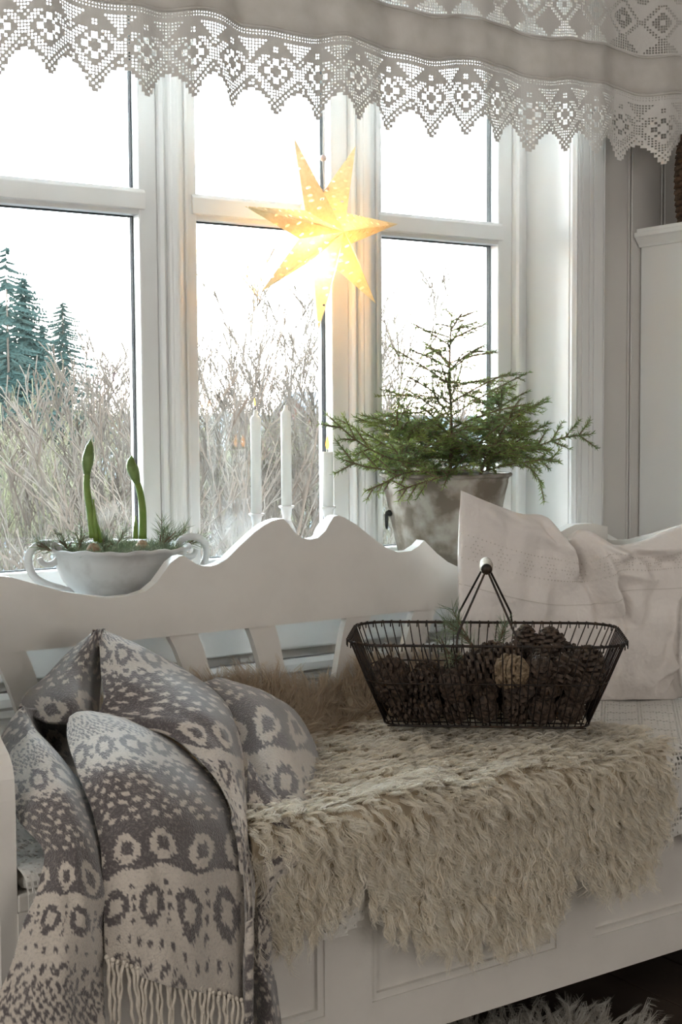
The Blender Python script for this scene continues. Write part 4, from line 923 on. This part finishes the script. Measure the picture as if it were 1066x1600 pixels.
amaryllis((146, 842), [(146, 840), (141, 800), (136, 765), (136, 738)], [(136, 742), (137, 722), (139, 705), (142, 686)], [((152, 846), (146, 780), .006), ((160, 848), (150, 812), .006)], 'taller green amaryllis bud with a leaf, left one in the white bowl')
amaryllis((222, 842), [(223, 842), (223, 800), (219, 770), (213, 750)], [(215, 756), (209, 738), (205, 725), (206, 711)], [((213, 842), (212, 806), .0055)], 'shorter curved green amaryllis bud, right one in the white bowl')
GS = 'pine sprigs covering the white bowl'
k = 0
SPR = [((95, 848), (-.9, 0, .35), 'pine sprig pointing left at the left end of the white bowl'), ((110, 850), (-.5, -.5, .45), 'pine sprig at the front left of the white bowl, beside the handle'), ((120, 840), (.3, .4, .35), 'pine sprig in the white bowl left of the taller amaryllis, behind'),
       ((165, 850), (-.4, -.7, .25), 'pine sprig in front of the taller amaryllis in the white bowl'), ((175, 846), (.6, .3, .4), 'pine sprig between the two amaryllis, leaning right'), ((195, 848), (-.3, .5, .2), 'pine sprig between the two amaryllis, lying back'),
       ((240, 850), (.4, -.5, .3), 'pine sprig just right of the shorter amaryllis, in front'), ((262, 847), (.8, .2, .42), 'pine sprig pointing right at the right end of the white bowl'), ((255, 843), (.2, .5, .7), 'pine sprig standing up behind the right rim of the white bowl'), ((275, 848), (.9, -.3, .2), 'flat pine sprig nearest the right handle of the white bowl')]
for (x, y), d, lb in SPR:
    k += 1; p = onY(x, y, 2.39+.02*(k % 3)); p.z = ZS+.106; pine_sprig(p, d, .052, lb, GS, 60+k, .030, 3, dens=800)
# moss filling
P = []; rr = random.Random(77); mb = MB(); pth = []
for i in range(520):
    a = rr.random()*6.28; q = .11*math.sqrt(rr.random()); c = Vector((bo.x+q*math.cos(a), bo.y+q*math.sin(a), ZS+.102)); d = Vector((rr.uniform(-1, 1), rr.uniform(-1, 1), rr.uniform(.1, .9))).normalized(); pth.append([c, c+d*.016])
V, Fs = needles(pth, 900, .016, .0012, .9, 5); ms = MB().add(V, Fs).build('moss', M['needle'], fix=False); tag(ms, 'low green moss and needles filling the white bowl', 'moss', kind='stuff')
# ------------------------------------------------------------------ candles and pierced holders
M['wax'] = mat('white_candle_wax', (.80, .79, .76), .35, trans=.3)
M['porc'] = mat('white_glazed_ceramic', (.80, .80, .80), .15, coat=.5)
M['wick'] = mat('burnt_wick', (.02, .015, .012), .9)
def emit(name, c, s):
    m = bpy.data.materials.new(name); m.use_nodes = True; t = m.node_tree; t.nodes.clear(); o = t.nodes.new('ShaderNodeOutputMaterial'); e_ = t.nodes.new('ShaderNodeEmission'); e_.inputs[0].default_value = (*c, 1); e_.inputs[1].default_value = s
    t.links.new(e_.outputs[0], o.inputs[0]); return m
M['flame'] = emit('candle_flame', (1, .40, .055), 1.6)
def candle(x, ybot, ytop, Y, lit, label, lbh, R1=.036):
    b = onY(x, ybot, Y); t = onY(x, ytop, Y); h = t.z-b.z; ax = (b.x, b.y, b.z)
    hb = b.z-ZS
    r = empty('pierced_candle_holder', (b.x, b.y, ZS), lbh, 'candle holder', 'pierced white candle holders on the windowsill')
    n = 28; bell = MB(); V = []; Fs = []; rows = 16; zt = hb*.84
    def br(t_): return R1*(1-.0*t_)*math.cos(t_*1.18)+.0
    for k in range(rows+1):
        t_ = k/rows; rk = max(.007, R1*math.sqrt(max(0, 1-t_**3.5))); zk = .003+zt*t_
        for j in range(n): a = 2*PI*j/n; V.append((b.x+rk*math.cos(a), b.y+rk*math.sin(a), ZS+zk))
    for k in range(rows):
        for j in range(n):
            c = j % 7; op = (6 <= k <= 9 and c in (2, 3) and not (k == 9 and c == 2)) or (k in (3, 12) and c == 5)
            if not op or j < 0: Fs.append((k*n+j, k*n+(j+1) % n, (k+1)*n+(j+1) % n, (k+1)*n+j))
    o = part(bell.add(V, Fs), 'pierced_bell', M['porc'], r, smooth=True, fix=False); m_ = o.modifiers.new('t', 'SOLIDIFY'); m_.thickness = .003
    part(MB().lathe([(R1-.004, 0), (R1+.004, 0), (R1+.004, .005), (R1-.004, .005)], (b.x, b.y, ZS), 28), 'foot_ring', M['porc'], r, smooth=True)
    z0 = zt*.985
    part(MB().lathe([(0, z0), (.011, z0), (.009, z0+.006), (.0105, hb-.014), (.012, hb-.004), (.0165, hb-.001), (.0170, hb+.002), (.0135, hb+.003), (.0115, hb-.0005), (0, hb-.0008)], (b.x, b.y, ZS), 28), 'cup', M['porc'], r, smooth=True)
    c = empty('taper_candle', (b.x, b.y, b.z), label, 'candle', 'white candles on the windowsill')
    tip = [(.0112, h-.018), (.0095, h-.014), (.005, h-.010), (.0042, h-.002), (.003, h), (0, h)] if not lit else [(.0112, h-.001), (.0104, h), (.004, h-.0015), (0, h-.0015)]
    part(MB().lathe([(0, .0003), (.0113, .0003)]+tip, (b.x, b.y, b.z), 28), 'wax', M['wax'], c, smooth=True)
    wk = [(b.x, b.y, b.z+h-.003), (b.x+.0005, b.y, b.z+h+.004), (b.x-.0025, b.y, b.z+h+.009)]
    if label.find('middle') < 0: part(MB().tube(wk, .0009, 6), 'wick', M['wick'], c)
    else: part(MB().tube(wk[:2], .0008, 6), 'wick', M['wax'], c)
    if lit:
        z = b.z+h; fl_ = part(MB().lathe([(0, .004), (.0028, .008), (.0042, .014), (.0036, .021), (.0018, .029), (0, .036)], (b.x, b.y, z), 12), 'flame', M['flame'], c, smooth=True)
    elif label.find('left') >= 0:
        z = b.z+h+.008; part(MB().lathe([(0, 0), (.0016, .003), (.002, .008), (.001, .014), (0, .018)], (b.x-.002, b.y, z), 10), 'flame', M['flame'], c, smooth=True)
candle(401, 804, 641, 2.50, False, 'tall white candle on the left with a tiny flame on its dark wick', 'white pierced holder under the left candle', .026)
candle(448, 792, 633, 2.47, False, 'tall unlit white candle in the middle of the three', 'white pierced holder under the middle candle', .027)
candle(512.5, 793, 706, 2.42, True, 'short white candle on the right burning with a bright flame', 'white pierced holder under the burning candle', .041)
# ------------------------------------------------------------------ paper star lamp
def paper_mat():
    m = bpy.data.materials.new('perforated_paper'); m.use_nodes = True; t = m.node_tree; b = t.nodes['Principled BSDF']; b.inputs['Roughness'].default_value = .8
    tc = t.nodes.new('ShaderNodeTexCoord'); v = t.nodes.new('ShaderNodeTexVoronoi'); v.voronoi_dimensions = '2D'; v.inputs['Scale'].default_value = 58; v.inputs['Randomness'].default_value = .55
    n = t.nodes.new('ShaderNodeTexNoise'); n.inputs['Scale'].default_value = 130; n.inputs['Detail'].default_value = 6; r = t.nodes.new('ShaderNodeValToRGB'); r.color_ramp.elements[0].position = .35; r.color_ramp.elements[1].position = .65
    r.color_ramp.elements[0].color = (.82, .67, .41, 1); r.color_ramp.elements[1].color = (.88, .77, .52, 1)
    lt = t.nodes.new('ShaderNodeMath'); lt.operation = 'LESS_THAN'; lt.inputs[1].default_value = .155
    tr = t.nodes.new('ShaderNodeBsdfTranslucent'); mx = t.nodes.new('ShaderNodeMixShader'); mx.inputs[0].default_value = .3; tp = t.nodes.new('ShaderNodeBsdfTransparent'); m2 = t.nodes.new('ShaderNodeMixShader')
    L = t.links.new; sx_ = t.nodes.new('ShaderNodeSeparateXYZ'); cx_ = t.nodes.new('ShaderNodeCombineXYZ'); L(tc.outputs['Object'], sx_.inputs[0]); L(sx_.outputs['X'], cx_.inputs['X']); L(sx_.outputs['Z'], cx_.inputs['Y']); L(cx_.outputs[0], v.inputs['Vector']); L(tc.outputs['Object'], n.inputs['Vector']); L(n.outputs[0], r.inputs[0]); L(r.outputs[0], b.inputs['Base Color']); L(r.outputs[0], tr.inputs[0])
    L(v.outputs['Distance'], lt.inputs[0]); L(b.outputs[0], mx.inputs[1]); L(tr.outputs[0], mx.inputs[2]); L(lt.outputs[0], m2.inputs[0]); L(mx.outputs[0], m2.inputs[1]); L(tp.outputs[0], m2.inputs[2]); L(m2.outputs[0], t.nodes['Material Output'].inputs[0])
    return m
M['paper'] = paper_mat(); YS = 2.45
tips = [(459, 213), (556, 228), (622, 350), (588, 475), (498, 517), (407, 457), (382, 322)]
inn = [(505, 300), (541, 333), (549, 381), (526, 420), (488, 407), (467, 373), (477, 329)]   # after each tip, clockwise
T_ = [onY(x, y, YS) for x, y in tips]; I_ = [onY(x, y, YS) for x, y in inn]; ap = onY(538, 362, YS-.078)
star = empty('paper_star_lamp', (ap.x, YS, ap.z), 'lit pale yellow seven-pointed paper star hanging in the middle window', 'star lamp')
for s_, nm in ((-1, 'front_cone'), (1, 'back_cone')):
    A = Vector((ap.x, YS+.078*s_, ap.z))
    for i in range(7):
        # each point: two facets folded along the ridge from the apex to the tip
        l, r_, t_ = I_[i-1], I_[i], T_[i]; V = [A, l, t_, r_]
        part(MB().add(V, [(0, 1, 2), (0, 2, 3)]), 'star_point', M['paper'], star, fix=False)
M['bulbglow'] = emit('lamp_bulb_glow', (1, .72, .36), 2.5)
bc_ = Vector((ap.x-.012, YS, ap.z-.02)); part(MB().sphere(tuple(bc_), .015, 14, 10, (1, 1, 1.25)), 'bulb', M['bulbglow'], star, smooth=True)
part(MB().lathe([(0, 0), (.010, 0), (.012, .012), (.012, .03), (.006, .036), (0, .036)], (bc_.x, bc_.y, bc_.z+.017), 16), 'socket', M['paint'], star, smooth=True)
lt = bpy.data.lights.new('star_glow', 'POINT'); lt.energy = .68; lt.color = (1, .60, .28); lt.shadow_soft_size = .022; lo = bpy.data.objects.new('star_glow', lt); COL.objects.link(lo); lo.location = bc_+Vector((0, -.0, -.03))
M['cord'] = mat('white_cord', (.70, .66, .62), .5); tp_ = onY(507, 296, YS)
part(MB().tube([(bc_.x, YS, bc_.z+.05), (tp_.x, YS-.002, tp_.z-.02), (tp_.x, YS, tp_.z), (tp_.x-.002, YS, tp_.z+.05), (tp_.x, YS, tp_.z+.2), (tp_.x, YS, EYE+1.0)], .0016, 6), 'cord', M['cord'], star, smooth=True)
M['bead'] = mat('pale_pink_bead', (.72, .56, .50), .3); bd_ = onY(505, 247, YS); part(MB().sphere(tuple(bd_), .007, 12, 8), 'bead', M['bead'], star, smooth=True)
mb = MB()
for sg in (-1, 1): mb.tube([tp_+Vector((sg*(.004+.016*math.sin(a)), -.003, .004*math.sin(2*a)-.002+.002*sg)) for a in np.linspace(0, PI, 10)], .0022, 6)
part(mb, 'bow', M['bead'], star, smooth=True)
# ------------------------------------------------------------------ outdoors
GZ = EYE-3.0
g = MB(); V = []; n = 60; Fs = []
for i in range(n+1):
    for j in range(n+1):
        x = -40+220*i/n; y = 3.2+150*(j/n)**1.6; V.append((x, y, GZ+.25*math.sin(x*.31)+.2*math.sin(y*.23+x*.11)+.03*max(0, y-40)))
for i in range(n):
    for j in range(n): Fs.append((i*(n+1)+j, (i+1)*(n+1)+j, (i+1)*(n+1)+j+1, i*(n+1)+j+1))
tag(g.add(V, Fs).build('snowy_ground', M['snow'], smooth=True), kind='structure')
def bare_tree(name, H, sd, m, stems=1, thick=.03, levels=3, spread=.5, nb=7, tw=.004, label=None, cat='tree', group=None):
    r = random.Random(sd); mb = MB(); root = empty(name, (0, 0, 0), label, cat, group)
    def grow(mbx, p, d, L, rad, lv):
        pts = [p]; dd = d.copy(); k = 5
        for i in range(k):
            dd = (dd+Vector((r.uniform(-1, 1), r.uniform(-1, 1), r.uniform(-.4, .7)))*.13).normalized(); pts.append(pts[-1]+dd*L/k)
        mbx.tube(pts, [max(tw, rad*(1-.8*i/k)) for i in range(k+1)], 3 if lv else 5, cap=False)
        if lv >= levels: return
        for b in range(nb if lv == 0 else nb-2):
            t = r.uniform(.22, .98); i = min(k-1, int(t*k)); q = pts[i].lerp(pts[i+1], t*k-i); a = r.random()*6.283
            nd = (dd*.7+Vector((math.cos(a), math.sin(a), r.uniform(0, .6)))*spread).normalized(); grow(mbt if lv == 0 else mbx, q, nd, L*r.uniform(.32, .58)*(1.15-t*.5), rad*.45*(1-t*.4), lv+1)
    mbt = MB()
    for s in range(stems):
        a = r.random()*6.28; o = Vector((math.cos(a), math.sin(a), 0))*r.random()*.25*(stems > 1); d = (Vector((0, 0, 1))+o*1.4+Vector((r.uniform(-.1, .1), r.uniform(-.1, .1), 0))).normalized(); grow(mb, o, d, H*r.uniform(.7, 1), thick, 0)
    part(mb, 'trunk', m, root, fix=False); part(mbt, 'twigs', m, root, fix=False, stuff=True); return root
def conifer(H, sd, m, label, gap=0):
    r = random.Random(sd); root = empty('conifer', (0, 0, 0), label, 'tree', 'dark conifers beyond the left window'); part(MB().tube([(0, 0, 0), (0, 0, H*.5), (0, 0, H)], [.10, .05, .01], 6), 'trunk', M['bark_pale'], root)
    mb = MB(); n = int(H*38)
    for i in range(n):
        t = .12+.88*(i+.5)/n; z = H*t; L = H*(.34*(1-t)**.75+.02)*r.uniform(.55, 1.2); a = i*2.4+r.uniform(-.4, .4); o = Vector((math.cos(a), math.sin(a), 0)); s = Vector((-o.y, o.x, 0))
        if gap and r.random() < gap: continue
        k = 7
        for j in range(k):
            u = (j+.5)/k; c = o*L*u+Vector((0, 0, z-L*.35*u+L*.12*u*u)); w_ = L*.30*(1-u*.6)
            for sg in (-1, 1):
                e_ = c+s*sg*w_*r.uniform(.5, 1)+o*w_*.7-Vector((0, 0, w_*r.uniform(.1, .6))); q = Vector((0, 0, .045*H/8)); mb.add([c-o*.02, c+q, e_, c-q], [(0, 1, 2), (0, 2, 3)])
    part(mb, 'foliage', m, root, fix=False, stuff=True); return root
first = {}
def plant(proto, px, Y, lab, sc=1, rot=None, zoff=0, py=None):
    d = ray(px, 700); x = d[0]*Y/d[1]; r = proto if id(proto) not in first else copy_tree(proto); first[id(proto)] = 1
    r.location = (x, Y, GZ-.05+.25*math.sin(x*.31)+.2*math.sin(Y*.23+x*.11)+.03*max(0, Y-40)+zoff); r.scale = (sc, sc, sc); r.rotation_euler = (0, 0, random.uniform(0, 6.28) if rot is None else rot); r['label'] = lab; return r
def unroot(r):            # parts of outdoor protos live in local space
    for ch in [x for x in bpy.data.objects if x.parent == r]: ch.matrix_parent_inverse = Matrix()
    return r
C1 = unroot(conifer(8.6, 1, M['conifer'], 'x')); C2 = unroot(conifer(6.4, 2, M['conifer'], 'x')); C3 = unroot(conifer(9.6, 3, M['conifer'], 'x', .55))
def top_scale(H, py, Y, px):      # scale that puts the top at a pixel height
    z = onY(px, py, Y).z; x = ray(px, py)[0]*Y/ray(px, py)[1]; g_ = GZ+.25*math.sin(x*.31)+.2*math.sin(Y*.23+x*.11)+.03*max(0, Y-40); return (z-g_)/H
for pr, H, px_, py_, Y, lb in ((C1, 8.6, 42, 432, 34, 'tallest dark conifer beyond the left window'), (C2, 6.4, 102, 470, 30, 'lone conifer with open crown, right of the tallest one'), (C3, 9.6, 16, 385, 33, 'thin sparse conifer left of the tallest one'), (C1, 8.6, 70, 505, 36, 'lower dark conifer between the tallest and the lone one'), (C1, 8.6, 4, 470, 37, 'dark conifer at the left edge of the left window')):
    plant(pr, px_, Y, lb, top_scale(H, py_, Y, px_))
GF = 'distant bare trees beyond the windows'; GBu = 'bare bushes in the garden outside the windows'; GSap = 'slender saplings close outside the windows'
far = [unroot(bare_tree('bare_tree', 6, 10+k, M['bark_far'], 1, .07, 3, .55, 9, .012, 'x', 'tree', GF)) for k in range(3)]
bush = [unroot(bare_tree('bare_bush', 2.4, 20+k, M['bark_olive'], 7, .018, 2, .5, 7, .006, 'x', 'bush', GBu)) for k in range(4)]
sap = [unroot(bare_tree('bare_sapling', 3.6, 30+k, M['bark_pale'], 3, .017, 3, .42, 6, .0058, 'x', 'sapling', GSap)) for k in range(3)]
ORDN = ['first', 'second', 'third', 'fourth', 'fifth', 'sixth', 'seventh', 'eighth', 'ninth', 'tenth', 'eleventh', 'twelfth', 'thirteenth', 'fourteenth', 'fifteenth', 'sixteenth', 'seventeenth', 'eighteenth', 'nineteenth', 'twentieth']
LOT = []
def order_labels():            # each tree or bush is named by its order from the left within its window
    cnt = {}
    for kind, win, px_, o in sorted(LOT, key=lambda q: (q[0], q[1], q[2])):
        n = cnt.get((kind, win), 0); cnt[(kind, win)] = n+1; o['label'] = '%s behind the %s window, %s from its left edge' % (kind, win, ORDN[min(n, 19)])
rr = random.Random(8)
for i in range(34):
    px_ = -10+i*24.5; Y = rr.uniform(34, 55); ty = rr.uniform(555, 625)+(0 if px_ < 230 else 30 if px_ < 560 else 75)
    win = 'left' if px_ < 225 else 'middle' if px_ < 560 else 'right'
    o = plant(far[i % 3], px_, Y, 'distant bare grey tree on the skyline behind the %s window' % ('left' if px_ < 225 else 'middle' if px_ < 560 else 'right'), top_scale(6, ty, Y, max(px_, 0))); LOT.append(('distant bare tree on the skyline', win, px_, o))
for i in range(64):
    px_ = rr.uniform(-20, 800); Y = rr.uniform(14, 38); ty = 600+rr.uniform(20, 130)
    if px_ > 560: ty += 60
    if 105 < px_ < 225 and Y < 29 and rr.random() < .75: continue
    if px_ < 240: ty -= 25
    win = 'left' if px_ < 225 else 'middle' if px_ < 560 else 'right'
    o = plant(bush[i % 4], px_, Y, '%s bare olive-brown bush standing in the snow behind the %s window' % ('near' if Y < 20 else 'middle-distance' if Y < 29 else 'far', 'left' if px_ < 225 else 'middle' if px_ < 560 else 'right'), min(1.9, top_scale(2.4, ty, Y, px_))); LOT.append(('%s bare bush in the snow' % ('near' if Y < 20 else 'middle-distance' if Y < 29 else 'far'), win, px_, o))
order_labels()
SL = ['tallest thin sapling left of the star tip, behind the middle window', 'tall sapling above the middle candle, behind the middle window', 'sapling between the left and middle candle, reaching half as high', 'sapling right of the middle candle, close behind the glass', 'sapling rising left of the left candle', 'sapling at the left edge of the middle window', 'low near sapling at the left edge of the middle window', 'low sapling behind the burning candle', 'farther sapling behind the left candle', 'farther sapling at the right edge of the middle window', 'sapling in front of the conifers, behind the left window', 'near sapling behind the taller amaryllis bud', 'farther sapling right of the lone conifer', 'sapling above the shorter amaryllis bud', 'sapling at the left of the left window', 'near sapling at the right edge of the left window', 'faint tall sapling at the left edge of the right window', 'sapling behind the left spruce in the right window', 'far sapling behind the tallest young spruce', 'sapling at the right edge of the right window']
for i, (px_, py_, Y) in enumerate(((395, 485, 9), (440, 500, 8.5), (425, 560, 11), (470, 500, 9.5), (350, 545, 10), (325, 540, 11), (330, 590, 8), (500, 580, 9), (380, 560, 12), (490, 540, 12), (60, 560, 9), (105, 600, 8), (150, 560, 11), (185, 580, 10), (20, 580, 10), (210, 600, 9), (620, 440, 12), (640, 620, 11), (600, 560, 13), (740, 640, 12))):
    plant(sap[i % 3], px_, Y, 'bare '+SL[i], top_scale(3.6, py_, Y, px_))
def house(px_, Y, w_, d_, h, rh, lab, wm, rot=.3):
    d = ray(px_, 700); x = d[0]*Y/d[1]; z = GZ-.2+.25*math.sin(x*.31)+.2*math.sin(Y*.23+x*.11)+.03*max(0, Y-40); r = empty('garden_house', (0, 0, 0), lab, 'house'); a, b = w_/2, d_/2
    part(MB().box(-a, a, -b, b, 0, h), 'wall', wm, r); V = []
    part(MB().prism([(-b, h), (b, h), (0, h+rh)], -a+.02, a-.02, 'x'), 'gable', wm, r)
    for sg, nm in ((-1, 'roof_slope'), (1, 'roof_slope')):
        part(MB().prism([(sg*(b+.25), h-.15), (0, h+rh+.05), (0, h+rh+.22), (sg*(b+.25), h+.02)], -a-.2, a+.2, 'x'), nm, M['roof_snow'], r)
    for k in (-.5, .5):
        f_ = part(MB().box(k*a-.25, k*a+.25, -b-.03, -b+.01, h*.35, h*.8), 'window', M['paint'], r); part(MB().box(k*a-.2, k*a+.2, -b-.045, -b-.031, h*.4, h*.75), 'pane', M['gasket'], f_)
    unroot(r); r.location = (x, Y, z); r.rotation_euler = (0, 0, rot); return r
M['pinkwall'] = mat('pink_clapboard', (0.0456, 0.0271, 0.0214), .8, spec=0)
house(165, 30, 2.2, 2.6, 1.2, 1.0, 'small shed with snow-covered roof and pinkish walls beyond the left window', M['pinkwall'], .9)
house(488, 60, 2.6, 2.4, 3.2, .9, 'distant peach-coloured house with dark roof beyond the middle window', M['pinkwall'], .2)
